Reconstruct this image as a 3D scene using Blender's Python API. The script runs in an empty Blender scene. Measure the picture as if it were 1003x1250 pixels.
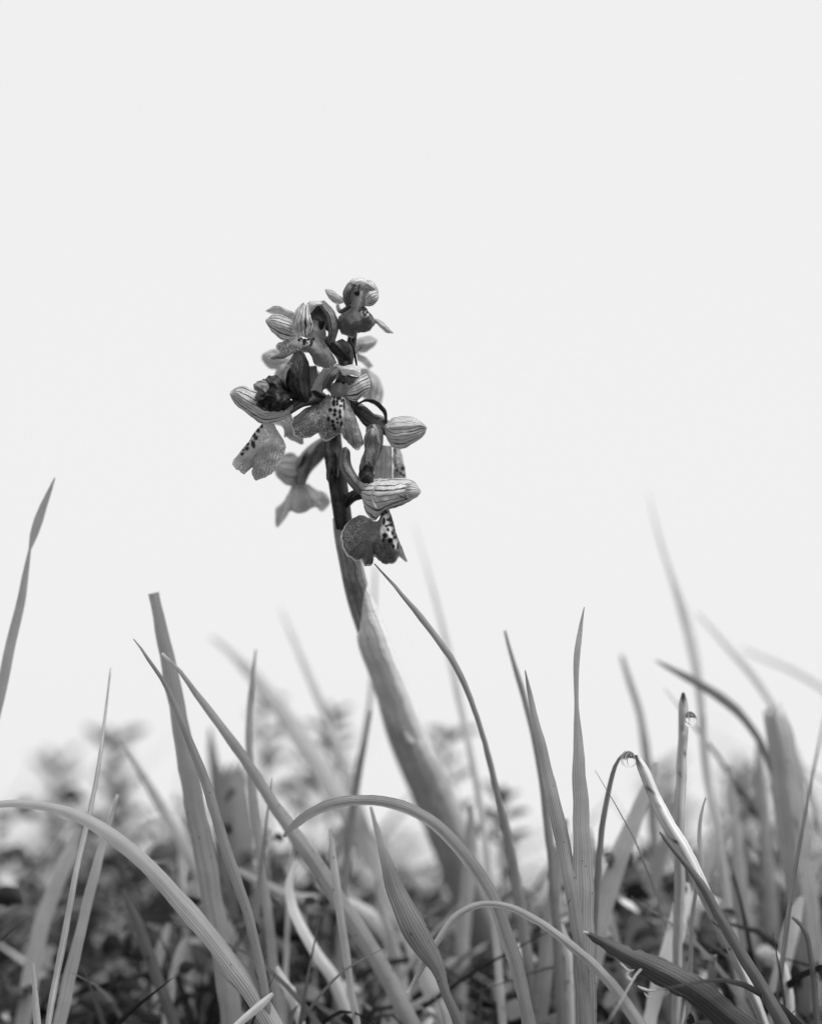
import bpy, math, random
import numpy as np
from mathutils import Vector

# ------------------------------------------------------------------ camera
RES_W, RES_H = 1003.0, 1250.0          # pixel grid the photograph was measured in
DIST = 0.400                           # lens to the flower spike, metres
K = 0.150 / DIST / RES_W               # tangent per pixel: the frame is 15 cm wide at the spike
CAM_H = 0.062                          # lens height above the turf
HORIZON_Y = 985.0
PITCH = math.atan((HORIZON_Y - RES_H / 2) * K)

scene = bpy.context.scene
C = scene.collection
cam_data = bpy.data.cameras.new("camera")
cam = bpy.data.objects.new("camera", cam_data)
C.objects.link(cam)
scene.camera = cam
cam.location = (0, -DIST, CAM_H)
cam.rotation_euler = (math.pi / 2 + PITCH, 0, 0)
cam_data.sensor_fit = 'HORIZONTAL'
cam_data.sensor_width = 36.0
cam_data.lens = 36.0 / (RES_W * K)
cam_data.clip_start = 0.005
cam_data.clip_end = 500.0
cam_data.dof.use_dof = True
cam_data.dof.focus_distance = DIST
cam_data.dof.aperture_fstop = cam_data.lens / 20.0      # 20 mm wide opening
cam_data.dof.aperture_blades = 0

# ------------------------------------------------------------------ overcast sky and soft sun
SUN_EL, SUN_AZ = math.radians(60), math.radians(128)    # high, over the photographer's right shoulder
world = bpy.data.worlds.new("World")
scene.world = world
world.use_nodes = True
wn, wl = world.node_tree.nodes, world.node_tree.links
wn.clear()
sky = wn.new('ShaderNodeTexSky')
sky.sky_type = 'NISHITA'
sky.sun_disc = False
sky.sun_elevation = SUN_EL
sky.sun_rotation = SUN_AZ
sky.dust_density = 5.0
skybw = wn.new('ShaderNodeRGBToBW')
skymul = wn.new('ShaderNodeMath'); skymul.operation = 'MULTIPLY'; skymul.inputs[1].default_value = 0.05
cloud = wn.new('ShaderNodeMix'); cloud.data_type = 'RGBA'
cloud.inputs[0].default_value = 0.95                    # thick even cloud over the clear sky
cloud.inputs[7].default_value = (0.3185, 0.3185, 0.3185, 1)
bg = wn.new('ShaderNodeBackground'); bg.inputs['Strength'].default_value = 1.0
wout = wn.new('ShaderNodeOutputWorld')
wl.new(sky.outputs['Color'], skybw.inputs[0])
wl.new(skybw.outputs[0], skymul.inputs[0])
wl.new(skymul.outputs[0], cloud.inputs[6])
wl.new(cloud.outputs[2], bg.inputs['Color'])
wl.new(bg.outputs[0], wout.inputs['Surface'])

sun_data = bpy.data.lights.new("sun", 'SUN')
sun_data.energy = 1.5
sun_data.angle = math.radians(22)
sun = bpy.data.objects.new("sun", sun_data)
C.objects.link(sun)
_sd = Vector((math.sin(SUN_AZ) * math.cos(SUN_EL), math.cos(SUN_AZ) * math.cos(SUN_EL), math.sin(SUN_EL)))
sun.rotation_euler = (-_sd).to_track_quat('-Z', 'Y').to_euler()
sun.location = _sd * 2

scene.view_settings.view_transform = 'Standard'
scene.view_settings.look = 'None'
scene.view_settings.exposure = 1.5
scene.view_settings.gamma = 1.0
scene.cycles.use_denoising = True
scene.cycles.max_bounces = 10
scene.cycles.transmission_bounces = 8
scene.cycles.transparent_max_bounces = 8

random.seed(7)
rng = np.random.default_rng(7)

# ------------------------------------------------------------------ helpers
FWD = np.array([0, math.cos(PITCH), math.sin(PITCH)])
UPV = np.array([0, -math.sin(PITCH), math.cos(PITCH)])
RGT = np.array([1.0, 0, 0])
CAM = np.array([0, -DIST, CAM_H])


def P(x, y, d=0.0):
    """photo pixel and depth in mm behind the plane of the spike -> point in metres"""
    D = DIST + d * 0.001
    return CAM + D * (FWD + RGT * (x - RES_W / 2) * K + UPV * (RES_H / 2 - y) * K)


PX = 0.150 / RES_W                      # one photo pixel at the spike, metres


def resample(pts, n, alpha=0.5):
    """Catmull-Rom through pts (rows), n samples evenly spread along the length"""
    pts = np.asarray(pts, float)
    if len(pts) == 1:
        return np.repeat(pts, n, 0)
    seg = np.maximum(np.linalg.norm(np.diff(pts[:, :min(3, pts.shape[1])], axis=0), axis=1), 1e-9)
    t = np.concatenate([[0], np.cumsum(seg)])
    m = np.zeros_like(pts)
    for i in range(len(pts)):
        if i == 0:
            m[i] = (pts[1] - pts[0]) / (t[1] - t[0])
        elif i == len(pts) - 1:
            m[i] = (pts[-1] - pts[-2]) / (t[-1] - t[-2])
        else:
            a = (pts[i] - pts[i - 1]) / (t[i] - t[i - 1])
            b = (pts[i + 1] - pts[i]) / (t[i + 1] - t[i])
            ha, hb = t[i] - t[i - 1], t[i + 1] - t[i]
            m[i] = (a * hb + b * ha) / (ha + hb)
    q = np.linspace(0, t[-1], n)
    k = np.clip(np.searchsorted(t, q, side='right') - 1, 0, len(pts) - 2)
    h = (t[k + 1] - t[k])[:, None]
    s = ((q - t[k])[:, None]) / h
    return ((2 * s**3 - 3 * s**2 + 1) * pts[k] + (s**3 - 2 * s**2 + s) * h * m[k]
            + (-2 * s**3 + 3 * s**2) * pts[k + 1] + (s**3 - s**2) * h * m[k + 1])


def spline_u(stack, n):
    """stack: (rails, nt, 3). smooth across the rails"""
    r = len(stack)
    if r == 2:
        u = np.linspace(0, 1, n)[:, None, None]
        return stack[0][None] * (1 - u) + stack[1][None] * u
    q = np.linspace(0, r - 1, n)
    k = np.clip(np.floor(q).astype(int), 0, r - 2)
    s = (q - k)[:, None, None]
    def g(i):
        return stack[np.clip(i, 0, r - 1)]
    p0, p1, p2, p3 = g(k - 1), g(k), g(k + 1), g(k + 2)
    return 0.5 * ((2 * p1) + (-p0 + p2) * s + (2 * p0 - 5 * p1 + 4 * p2 - p3) * s**2
                  + (-p0 + 3 * p1 - 3 * p2 + p3) * s**3)


def build(name, verts, faces, mat, parent=None, uv=None, attrs=None, origin=None, smooth=True, link=True):
    verts = np.asarray(verts, float)
    if origin is None:
        origin = np.array(parent_origin(parent))
    me = bpy.data.meshes.new(name)
    me.from_pydata((verts - origin).tolist(), [], faces)
    if smooth:
        me.polygons.foreach_set('use_smooth', [True] * len(me.polygons))
    if uv is not None:
        lay = me.uv_layers.new(name='UVMap')
        idx = np.empty(len(me.loops), dtype=np.int32)
        me.loops.foreach_get('vertex_index', idx)
        lay.data.foreach_set('uv', np.asarray(uv, np.float32)[idx].ravel())
    for an, av in (attrs or {}).items():
        a = me.attributes.new(an, 'FLOAT', 'POINT')
        a.data.foreach_set('value', np.asarray(av, np.float32))
    me.materials.append(mat)
    me.update()
    o = bpy.data.objects.new(name, me)
    C.objects.link(o)
    if parent is not None:
        o.parent = parent
    else:
        o.location = origin
    return o


ABS = {}


def parent_origin(p):
    return ABS.get(p.name, (0, 0, 0)) if p is not None else (0, 0, 0)


def empty(name, at, parent=None):
    o = bpy.data.objects.new(name, None)
    o.empty_display_size = 0.005
    C.objects.link(o)
    at = np.array(at, float)
    if parent is not None:
        o.parent = parent
        o.location = at - np.array(ABS[parent.name])
    else:
        o.location = at
    ABS[o.name] = tuple(at)
    return o


def tag(o, label, cat, group=None, kind=None):
    o['label'] = label
    o['category'] = cat
    if group:
        o['group'] = group
    if kind:
        o['kind'] = kind
    return o


def grid_faces(nu, nt, off=0, wrap=False):
    f = []
    for i in range(nu if wrap else nu - 1):
        j = (i + 1) % nu
        for t in range(nt - 1):
            f.append((off + i * nt + t, off + i * nt + t + 1, off + j * nt + t + 1, off + j * nt + t))
    return f


def vnoise(p, freq, seed=0):
    """cheap smooth pseudo noise on points (n,3), about -1..1"""
    r = np.random.default_rng(seed)
    out = np.zeros(len(p))
    for o in range(4):
        d = r.normal(size=(3, 3)) * freq * (1 + o * 0.55)
        ph = r.uniform(0, 6.28, 3)
        out += (np.sin(p @ d[0] + ph[0]) * np.sin(p @ d[1] + ph[1]) + 0.5 * np.sin(p @ d[2] + ph[2])) / (1 + o * 0.5)
    return out / 2.2


SEED = [0]


def patch(name, parent, rails, mat, nt=28, ns=28, bulge=0.0, ruffle=0.0, crumple=0.2,
          spots=(), pales=(), d0=0.0, cfreq=620.0, margin=0.0):
    """a thin curved sheet through rails given as (px, px, mm) polylines running from its base to its margin"""
    SEED[0] += 1
    rr = []
    for r in rails:
        r = [(a[0], a[1], (a[2] if len(a) > 2 else 0.0)) for a in r]
        rr.append(resample(np.array(r, float), nt))
    g = spline_u(np.array(rr), ns)                       # (ns, nt, 3) in px, px, mm
    u = np.linspace(0, 1, ns)[:, None] * np.ones((1, nt))
    v = np.ones((ns, 1)) * np.linspace(0, 1, nt)[None]
    g[..., 2] += d0 - bulge * (4 * u * (1 - u)) ** 0.8 * np.sin(np.pi * np.clip(v * 0.88 + 0.10, 0, 1)) ** 0.6
    if margin:                                           # scalloped edge
        ph = SEED[0] * 1.7
        dv = 1.3 * margin * (np.sin(u * 37 + ph) + 0.6 * np.sin(u * 71 + ph * 2) + 0.5 * np.sin(u * 143 + ph * 3)) * np.clip((v - 0.75) * 4, 0, 1)
        vec = g[:, -1:, :2] - g[:, -4:-3, :2]
        ln = np.maximum(np.linalg.norm(vec, axis=-1, keepdims=True), 1e-3)
        g[..., :2] += vec / ln * dv[..., None]
    if ruffle:
        g[..., 2] += ruffle * np.clip(v - 0.45, 0, 1) * np.sin(u * 24 + SEED[0]) * 1.6
    px = g.reshape(-1, 3)
    w = np.array([P(*q) for q in px])
    if crumple:
        n1 = vnoise(w, cfreq, SEED[0]); n2 = vnoise(w, cfreq, SEED[0] + 91); n3 = vnoise(w, cfreq * 1.4, SEED[0] + 37)
        w = w + crumple * 0.001 * (n1[:, None] * RGT * 0.7 + n2[:, None] * FWD * 1.6 + n3[:, None] * UPV * 0.7)
    e3 = np.abs(2 * u.ravel() - 1) ** 3                   # uneven, slightly rolled margins
    w = w + (0.00022 * e3 * np.sin(v.ravel() * 11 + SEED[0] * 1.3 + np.sign(u.ravel() - .5)))[:, None] * FWD
    w = w + (0.00007 * vnoise(w, 1900, SEED[0] + 11))[:, None] * FWD + (0.00005 * vnoise(w, 2600, SEED[0] + 12))[:, None] * (UPV + RGT) * .7
    sp = np.zeros(len(w)); pl = np.zeros(len(w))
    for s in spots:
        x, y, r = s[0], s[1], s[2]
        ax = s[3] if len(s) > 3 else 1.0                 # elongation along the vertical
        dd = np.sqrt((px[:, 0] - x) ** 2 + ((px[:, 1] - y) / ax) ** 2)
        sp = np.maximum(sp, np.clip((r * 1.4 + 0.55 - dd) / 0.7, 0, 1))
    for s in pales:
        x, y, rx, ry = s[0], s[1], s[2], s[3]
        dd = np.sqrt(((px[:, 0] - x) / rx) ** 2 + ((px[:, 1] - y) / ry) ** 2)
        pl = np.maximum(pl, np.clip((1.35 - dd) / 0.7, 0, 1))
    uv = np.stack([u.ravel(), v.ravel()], 1)
    return build(name, w, grid_faces(ns, nt), mat, parent, uv, {'spot': sp, 'pale': pl})


def tube_mesh(pts3, radii, nseg=14, n=26, ribs=0, ribamp=0.0, twist=0.0, flat=1.0, noise=0.0, skew=0.0):
    c = resample(np.hstack([np.asarray(pts3, float), np.asarray(radii, float)[:, None]]), n)
    p, r = c[:, :3], np.maximum(c[:, 3], 1e-5)
    tan = np.gradient(p, axis=0)
    tan /= np.linalg.norm(tan, axis=1)[:, None]
    side = np.cross(tan, FWD); side /= np.maximum(np.linalg.norm(side, axis=1)[:, None], 1e-9)
    nor = np.cross(side, tan)
    vs, uv = [], []
    for i in range(nseg):
        a = 2 * math.pi * i / nseg + twist * np.linspace(0, 1, n)
        rad = r * (1 + ribamp * np.cos(ribs * 2 * math.pi * i / nseg)) if ribs else r
        ring = p + (np.cos(a) * rad)[:, None] * side + (np.sin(a) * rad * flat)[:, None] * nor
        if skew:
            ring = ring + tan * (skew * np.cos(a) * np.exp(-np.linspace(0, 1, n) * 6))[:, None]
        vs.append(ring)
        uv.append(np.stack([np.full(n, i / nseg), np.linspace(0, 1, n)], 1))
    v = np.concatenate(vs)
    if noise:
        SEED[0] += 1
        v = v + (vnoise(v, 1100, SEED[0]) * noise)[:, None] * (0.6 * RGT + 0.5 * UPV)
    f = grid_faces(nseg, n, 0, True)
    a, b = len(v), len(v) + 1
    v = np.vstack([v, p[0] - tan[0] * r[0] * 0.45, p[-1] + tan[-1] * r[-1] * 0.45])
    uv = np.vstack([np.concatenate(uv), [[0.5, 0.0], [0.5, 1.0]]])
    for i in range(nseg):
        j = (i + 1) % nseg
        f.append((i * n, j * n, a))
        f.append((i * n + n - 1, b, j * n + n - 1))
    return v, f, uv


def tube(name, parent, pts, mat, **kw):
    """pts: (px, px, mm depth, width in px)"""
    p3 = [P(a[0], a[1], a[2]) for a in pts]
    rad = [a[3] * 0.5 * PX * (DIST + a[2] * .001) / DIST for a in pts]
    v, f, uv = tube_mesh(p3, rad, **kw)
    return build(name, v, f, mat, parent, uv, {'spot': np.zeros(len(v)), 'pale': np.zeros(len(v))})


# ------------------------------------------------------------------ materials (the photograph is black and white: every base is a grey)
def N(nt, t, **kw):
    n = nt.nodes.new(t)
    for k, v in kw.items():
        setattr(n, k, v)
    return n


def math_n(nt, op, a, b=None, c=None, clamp=False):
    n = N(nt, 'ShaderNodeMath', operation=op, use_clamp=clamp)
    for i, q in enumerate((a, b, c)):
        if q is None:
            continue
        if isinstance(q, (int, float)):
            n.inputs[i].default_value = q
        else:
            nt.links.new(q, n.inputs[i])
    return n.outputs[0]


def mixf(nt, fac, a, b):
    n = N(nt, 'ShaderNodeMix', data_type='FLOAT')
    for i, q in ((0, fac), (2, a), (3, b)):
        if isinstance(q, (int, float)):
            n.inputs[i].default_value = q
        else:
            nt.links.new(q, n.inputs[i])
    return n.outputs[0]


def smooth_n(nt, x, lo, hi):
    n = N(nt, 'ShaderNodeMapRange', interpolation_type='SMOOTHSTEP')
    n.inputs['From Min'].default_value = lo
    n.inputs['From Max'].default_value = hi
    nt.links.new(x, n.inputs['Value'])
    return n.outputs['Result']


def noise_n(nt, vec, scale, detail=4.0, rough=0.6):
    n = N(nt, 'ShaderNodeTexNoise')
    n.inputs['Scale'].default_value = scale
    n.inputs['Detail'].default_value = detail
    n.inputs['Roughness'].default_value = rough
    nt.links.new(vec, n.inputs['Vector'])
    return n.outputs['Fac']


def attr_n(nt, name):
    return N(nt, 'ShaderNodeAttribute', attribute_name=name).outputs['Fac']


def shade(nt, value, rough, transl, bump=None, bump_s=0.3, bump_d=0.0002, spec=0.35, coat=0.0):
    """grey value socket -> reflecting and light-passing thin tissue"""
    comb = N(nt, 'ShaderNodeCombineColor')
    for i in range(3):
        nt.links.new(value, comb.inputs[i])
    pr = N(nt, 'ShaderNodeBsdfPrincipled')
    nt.links.new(comb.outputs[0], pr.inputs['Base Color'])
    pr.inputs['Roughness'].default_value = rough
    pr.inputs['Specular IOR Level'].default_value = spec
    out = N(nt, 'ShaderNodeOutputMaterial')
    nrm = None
    if bump is not None:
        b = N(nt, 'ShaderNodeBump')
        b.inputs['Strength'].default_value = bump_s
        b.inputs['Distance'].default_value = bump_d
        nt.links.new(bump, b.inputs['Height'])
        nt.links.new(b.outputs[0], pr.inputs['Normal'])
    if transl > 0:
        tr = N(nt, 'ShaderNodeBsdfTranslucent')
        nt.links.new(comb.outputs[0], tr.inputs['Color'])
        mx = N(nt, 'ShaderNodeMixShader')
        mx.inputs[0].default_value = transl
        nt.links.new(pr.outputs[0], mx.inputs[1])
        nt.links.new(tr.outputs[0], mx.inputs[2])
        nt.links.new(mx.outputs[0], out.inputs[0])
    else:
        nt.links.new(pr.outputs[0], out.inputs[0])


def new_mat(name):
    m = bpy.data.materials.new(name)
    m.use_nodes = True
    m.node_tree.nodes.clear()
    return m, m.node_tree


def petal_mat(name, c0, c1, veins=7, width=0.16, transl=0.4, mottle=0.25, rough=0.55, wobble=0.5, frost=0.0,
              rim=0.0, grain=0.0, branch=0.0, edge_pale=0.5):
    m, nt = new_mat(name)
    uvn = N(nt, 'ShaderNodeUVMap')
    sep = N(nt, 'ShaderNodeSeparateXYZ')
    nt.links.new(uvn.outputs[0], sep.inputs[0])
    u, v = sep.outputs[0], sep.outputs[1]
    geo = N(nt, 'ShaderNodeTexCoord').outputs['Object']
    wob = noise_n(nt, geo, 260, 3)
    val = None
    mot = mixf(nt, 0.5, noise_n(nt, geo, 420, 5, 0.65), noise_n(nt, geo, 130, 3, 0.6))
    mot = smooth_n(nt, mot, 0.25, 0.75)
    base = math_n(nt, 'MULTIPLY', math_n(nt, 'ADD', 1 - mottle, math_n(nt, 'MULTIPLY', mot, mottle * 2)), c0)
    h = mot
    if veins:
        x = math_n(nt, 'ADD', math_n(nt, 'MULTIPLY', u, float(veins)), math_n(nt, 'MULTIPLY', math_n(nt, 'SUBTRACT', wob, 0.5), wobble * 2))
        fr = math_n(nt, 'FRACT', x)
        dist = math_n(nt, 'ABSOLUTE', math_n(nt, 'SUBTRACT', fr, 0.5))
        wn_ = N(nt, 'ShaderNodeTexWhiteNoise', noise_dimensions='1D')
        nt.links.new(math_n(nt, 'FLOOR', x), wn_.inputs['W'])
        dist = math_n(nt, 'MULTIPLY', dist, math_n(nt, 'ADD', 0.75, math_n(nt, 'MULTIPLY', wn_.outputs[0], 0.9)))
        msk = smooth_n(nt, dist, width, width * 0.35)
        # veins thin out and break up along their length
        thin = smooth_n(nt, noise_n(nt, geo, 330, 2), 0.22, 0.5)
        msk = math_n(nt, 'MULTIPLY', msk, math_n(nt, 'ADD', 0.35, math_n(nt, 'MULTIPLY', thin, 0.65)))
        x2 = math_n(nt, 'ADD', math_n(nt, 'MULTIPLY', u, veins * 2.7), math_n(nt, 'MULTIPLY', mot, 1.3))
        d2 = math_n(nt, 'ABSOLUTE', math_n(nt, 'SUBTRACT', math_n(nt, 'FRACT', x2), 0.5))
        fine = math_n(nt, 'MULTIPLY', smooth_n(nt, d2, 0.22, 0.04), 0.28)
        base = mixf(nt, fine, base, c1)
        base = mixf(nt, msk, base, c1)
        edge = math_n(nt, 'MINIMUM', math_n(nt, 'MINIMUM', u, math_n(nt, 'SUBTRACT', 1.0, u)), math_n(nt, 'SUBTRACT', 1.0, v))
        base = mixf(nt, math_n(nt, 'MULTIPLY', smooth_n(nt, edge, 0.035, 0.008), edge_pale), base, min(0.85, c0 * 2.2))
        h = math_n(nt, 'SUBTRACT', mot, math_n(nt, 'MULTIPLY', msk, 0.8))
    if branch:                                            # fine fan of veins on a lip
        x = math_n(nt, 'ADD', math_n(nt, 'MULTIPLY', u, 30.0), math_n(nt, 'MULTIPLY', wob, 4.0))
        fr = math_n(nt, 'ABSOLUTE', math_n(nt, 'SUBTRACT', math_n(nt, 'FRACT', x), 0.5))
        msk = math_n(nt, 'MULTIPLY', smooth_n(nt, fr, 0.30, 0.05), smooth_n(nt, v, 0.15, 0.6))
        base = mixf(nt, math_n(nt, 'MULTIPLY', msk, branch), base, c1)
        h = math_n(nt, 'SUBTRACT', mot, math_n(nt, 'MULTIPLY', msk, 0.5))
    if grain:
        g = smooth_n(nt, noise_n(nt, geo, 2900, 3, 0.75), 0.28, 0.72)
        gm = math_n(nt, 'MULTIPLY', smooth_n(nt, noise_n(nt, geo, 230, 2), 0.35, 0.65), grain * 1.3)
        base = math_n(nt, 'MULTIPLY', base, math_n(nt, 'ADD', math_n(nt, 'SUBTRACT', 1.0, gm), math_n(nt, 'MULTIPLY', math_n(nt, 'MULTIPLY', g, gm), 2.0)))
    pale = attr_n(nt, 'pale')
    base = mixf(nt, math_n(nt, 'MULTIPLY', pale, 0.95), base, 0.52)
    if rim:
        nz = math_n(nt, 'ADD', v, math_n(nt, 'MULTIPLY', math_n(nt, 'SUBTRACT', mot, 0.5), 0.06))
        base = mixf(nt, math_n(nt, 'MULTIPLY', smooth_n(nt, nz, 0.955, 0.99), rim), base, 0.7)
    if frost:
        cl = smooth_n(nt, noise_n(nt, geo, 260, 3), 0.44, 0.62)
        fz = smooth_n(nt, noise_n(nt, geo, 2300, 3), 0.52, 0.66)
        base = mixf(nt, math_n(nt, 'MULTIPLY', math_n(nt, 'MULTIPLY', cl, fz), frost), base, 0.75)
    base = mixf(nt, attr_n(nt, 'spot'), base, 0.006)
    shade(nt, base, rough, transl, h, 0.3 if branch else 0.55, 0.0002 if branch else 0.0004)
    return m


def grass_mat(name, base, veins=9, contrast=0.22, transl=0.35, rough=0.5, blot=0.3, spec=0.3, streak=0.3):
    m, nt = new_mat(name)
    uvn = N(nt, 'ShaderNodeUVMap')
    sep = N(nt, 'ShaderNodeSeparateXYZ')
    nt.links.new(uvn.outputs[0], sep.inputs[0])
    geo = N(nt, 'ShaderNodeTexCoord').outputs['Object']
    tone = attr_n(nt, 'tone')
    x = math_n(nt, 'MULTIPLY', sep.outputs[0], float(veins))
    tri = math_n(nt, 'ABSOLUTE', math_n(nt, 'SUBTRACT', math_n(nt, 'FRACT', x), 0.5))
    st = smooth_n(nt, tri, 0.05, 0.42)
    strm = N(nt, 'ShaderNodeCombineXYZ')                  # long streaks
    nt.links.new(math_n(nt, 'MULTIPLY', sep.outputs[0], 44.0), strm.inputs[0])
    nt.links.new(math_n(nt, 'MULTIPLY', sep.outputs[1], 3.0), strm.inputs[1])
    sk = smooth_n(nt, noise_n(nt, strm.outputs[0], 1.0, 4), 0.3, 0.7)
    bl = noise_n(nt, geo, 160, 5)
    val = math_n(nt, 'ADD', 1 - contrast, math_n(nt, 'MULTIPLY', st, contrast))
    val = math_n(nt, 'MULTIPLY', val, math_n(nt, 'ADD', 1 - streak, math_n(nt, 'MULTIPLY', sk, streak * 2)))
    val = math_n(nt, 'MULTIPLY', val, math_n(nt, 'ADD', 1 - blot, math_n(nt, 'MULTIPLY', bl, blot * 2)))
    val = math_n(nt, 'MULTIPLY', math_n(nt, 'MULTIPLY', val, tone), base)
    val = math_n(nt, 'MINIMUM', val, 0.82)
    fleck = math_n(nt, 'MULTIPLY', smooth_n(nt, noise_n(nt, geo, 1100, 2), 0.66, 0.72), smooth_n(nt, noise_n(nt, geo, 90, 2), 0.5, 0.6))
    val = mixf(nt, math_n(nt, 'MULTIPLY', fleck, 0.75), val, 0.03)
    scar = math_n(nt, 'MULTIPLY', smooth_n(nt, noise_n(nt, strm.outputs[0], 1.7, 2), 0.62, 0.70), smooth_n(nt, noise_n(nt, geo, 60, 2), 0.48, 0.62))
    val = mixf(nt, math_n(nt, 'MULTIPLY', scar, 0.5), val, 0.7)
    val = mixf(nt, attr_n(nt, 'spot'), val, 0.012)
    val = mixf(nt, attr_n(nt, 'pale'), val, 0.8)
    h = math_n(nt, 'ADD', st, math_n(nt, 'MULTIPLY', sk, 0.7))
    shade(nt, val, rough, transl, h, 0.4, 0.00006, spec)
    return m


M = {}
M['sepal'] = petal_mat('sepal_tissue', 0.60, 0.05, veins=7, width=0.19, transl=0.45, grain=0.2, mottle=0.35)
M['sepal_front'] = petal_mat('striped_sepal_tissue', 0.56, 0.03, veins=7, width=0.17, transl=0.40, grain=0.2, mottle=0.4)
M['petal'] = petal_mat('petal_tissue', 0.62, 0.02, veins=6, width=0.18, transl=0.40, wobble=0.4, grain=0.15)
M['petal_dim'] = petal_mat('shaded_petal_tissue', 0.20, 0.035, veins=5, width=0.2, transl=0.35, grain=0.25, mottle=0.5)  # dimmer petal copy, the hood's inner shade mixed into its grey
M['soft'] = petal_mat('pale_petal_tissue', 0.52, 0.3, veins=5, width=0.2, transl=0.5, grain=0.1)
M['soft_dim'] = petal_mat('smooth_grey_tissue', 0.42, 0.36, veins=4, width=0.22, transl=0.4, grain=0.1)
M['cap'] = petal_mat('pale_toplit_tissue', 0.72, 0.45, veins=4, width=0.14, transl=0.45, grain=0.1)  # pale tissue; on the hood tops its paleness carries overhead light
M['throat'] = petal_mat('throat_tissue', 0.28, 0.25, veins=0, transl=0.35, grain=0.12)
M['dark'] = petal_mat('painted_throat_shade', 0.03, 0.01, veins=0, transl=0.05)  # near-black sheets paint the shade inside the hood openings
M['lip'] = petal_mat('lip_tissue', 0.21, 0.06, veins=0, transl=0.2, grain=0.5, branch=0.4, rim=0.8, frost=0.75, mottle=0.3, rough=0.7)
M['lip_dark'] = petal_mat('dark_lip_tissue', 0.125, 0.035, veins=0, transl=0.15, grain=0.45, branch=0.4, rim=0.8, frost=0.25, mottle=0.25, rough=0.7)
M['lip_pale'] = petal_mat('grey_lip_tissue', 0.46, 0.16, veins=0, transl=0.3, grain=0.45, branch=0.6, rim=0.3, frost=0.0, mottle=0.4, rough=0.7)
M['wither'] = petal_mat('withered_tissue', 0.026, 0.004, veins=7, width=0.25, transl=0.08, mottle=0.8, rough=0.5, wobble=0.6, grain=0.4)
M['wither_pale'] = petal_mat('dry_pale_tissue', 0.30, 0.03, veins=5, width=0.25, transl=0.2, mottle=0.7, wobble=0.6, grain=0.4)
M['ovary'] = petal_mat('ovary_skin', 0.09, 0.035, veins=6, width=0.25, transl=0.0, mottle=0.5, rough=0.4, grain=0.2)
M['spur'] = petal_mat('spur_skin', 0.19, 0.10, veins=5, width=0.3, transl=0.12, mottle=0.35, rough=0.4, grain=0.25)
M['spur_pale'] = petal_mat('pale_ovary_skin', 0.26, 0.16, veins=5, width=0.3, transl=0.0, mottle=0.35, rough=0.4, grain=0.2)
M['stem'] = petal_mat('dark_stem_skin', 0.022, 0.008, veins=7, width=0.3, transl=0.0, mottle=0.6, rough=0.35, grain=0.2)
M['sheath_dim'] = petal_mat('grey_sheath_tissue', 0.27, 0.17, veins=12, width=0.25, transl=0.0, mottle=0.7, rough=0.4)
M['sheath'] = petal_mat('pale_sheath_tissue', 0.72, 0.62, veins=12, width=0.25, transl=0.0, mottle=0.2, rough=0.35)
M['sheath_low'] = petal_mat('lower_sheath_tissue', 0.46, 0.38, veins=12, width=0.25, transl=0.0, mottle=0.3, rough=0.4)
M['bract'] = petal_mat('bract_tissue', 0.03, 0.01, veins=4, width=0.25, transl=0.05, mottle=0.4, rough=0.35)
M['grass'] = grass_mat('grass_blade_tissue', 0.48)
M['grass_sharp'] = grass_mat('ribbed_grass_tissue', 0.50, veins=8, contrast=0.3, transl=0.38)
M['cane'] = grass_mat('grass_stalk_skin', 0.52, veins=5, contrast=0.2, transl=0.0, blot=0.35, rough=0.65, spec=0.2)
M['field'] = grass_mat('meadow_grass_tissue', 0.20, veins=3, transl=0.3)
M['herb'] = grass_mat('small_leaf_tissue', 0.145, veins=5, transl=0.25)


def ground_mat():
    m, nt = new_mat('damp_turf_soil')
    geo = N(nt, 'ShaderNodeTexCoord').outputs['Object']
    a = noise_n(nt, geo, 30, 6); b = noise_n(nt, geo, 400, 4)
    val = math_n(nt, 'ADD', 0.012, math_n(nt, 'MULTIPLY', math_n(nt, 'MULTIPLY', a, b), 0.16))
    shade(nt, val, 0.9, 0.0, b, 0.8, 0.004, 0.2)
    return m


def water_mat():
    m, nt = new_mat('clear_water')
    pr = N(nt, 'ShaderNodeBsdfPrincipled')
    pr.inputs['Base Color'].default_value = (1, 1, 1, 1)
    pr.inputs['Transmission Weight'].default_value = 1.0
    pr.inputs['Roughness'].default_value = 0.02
    pr.inputs['IOR'].default_value = 1.33
    out = N(nt, 'ShaderNodeOutputMaterial')
    nt.links.new(pr.outputs[0], out.inputs[0])
    return m


M['ground'] = ground_mat()
M['water'] = water_mat()

# ------------------------------------------------------------------ the setting: turf
def zground(y):
    """the knoll is level round the orchid and falls away behind it"""
    q = max(y - 0.42, 0)
    return -0.004 - 0.13 * q * q / (q + 0.35)


def make_ground():
    ys = np.concatenate([np.linspace(-0.9, 2.4, 150), np.geomspace(2.45, 300, 40)])
    nx = 121
    verts = []
    for y in ys:
        half = 0.7 + 0.35 * max(y + 0.9, 0)
        for x in np.linspace(-half, half, nx):
            verts.append((x, y, 0.0))
    v = np.array(verts)
    amp = np.clip(1.3 - v[:, 1] * 0.5, 0.05, 1)
    v[:, 2] = -0.004 + 0.004 * vnoise(v, 42, 5) * amp + 0.0015 * vnoise(v, 190, 6) * amp
    v[:, 2] += 0.004 + np.array([zground(q) for q in v[:, 1]])
    ny = len(ys)
    faces = [(r * nx + c, r * nx + c + 1, (r + 1) * nx + c + 1, (r + 1) * nx + c) for r in range(ny - 1) for c in range(nx - 1)]
    o = build('ground', v, faces, M['ground'])
    o['kind'] = 'structure'
    o['label'] = 'dark damp soil of the meadow beneath the grass'
    return o


make_ground()




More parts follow.
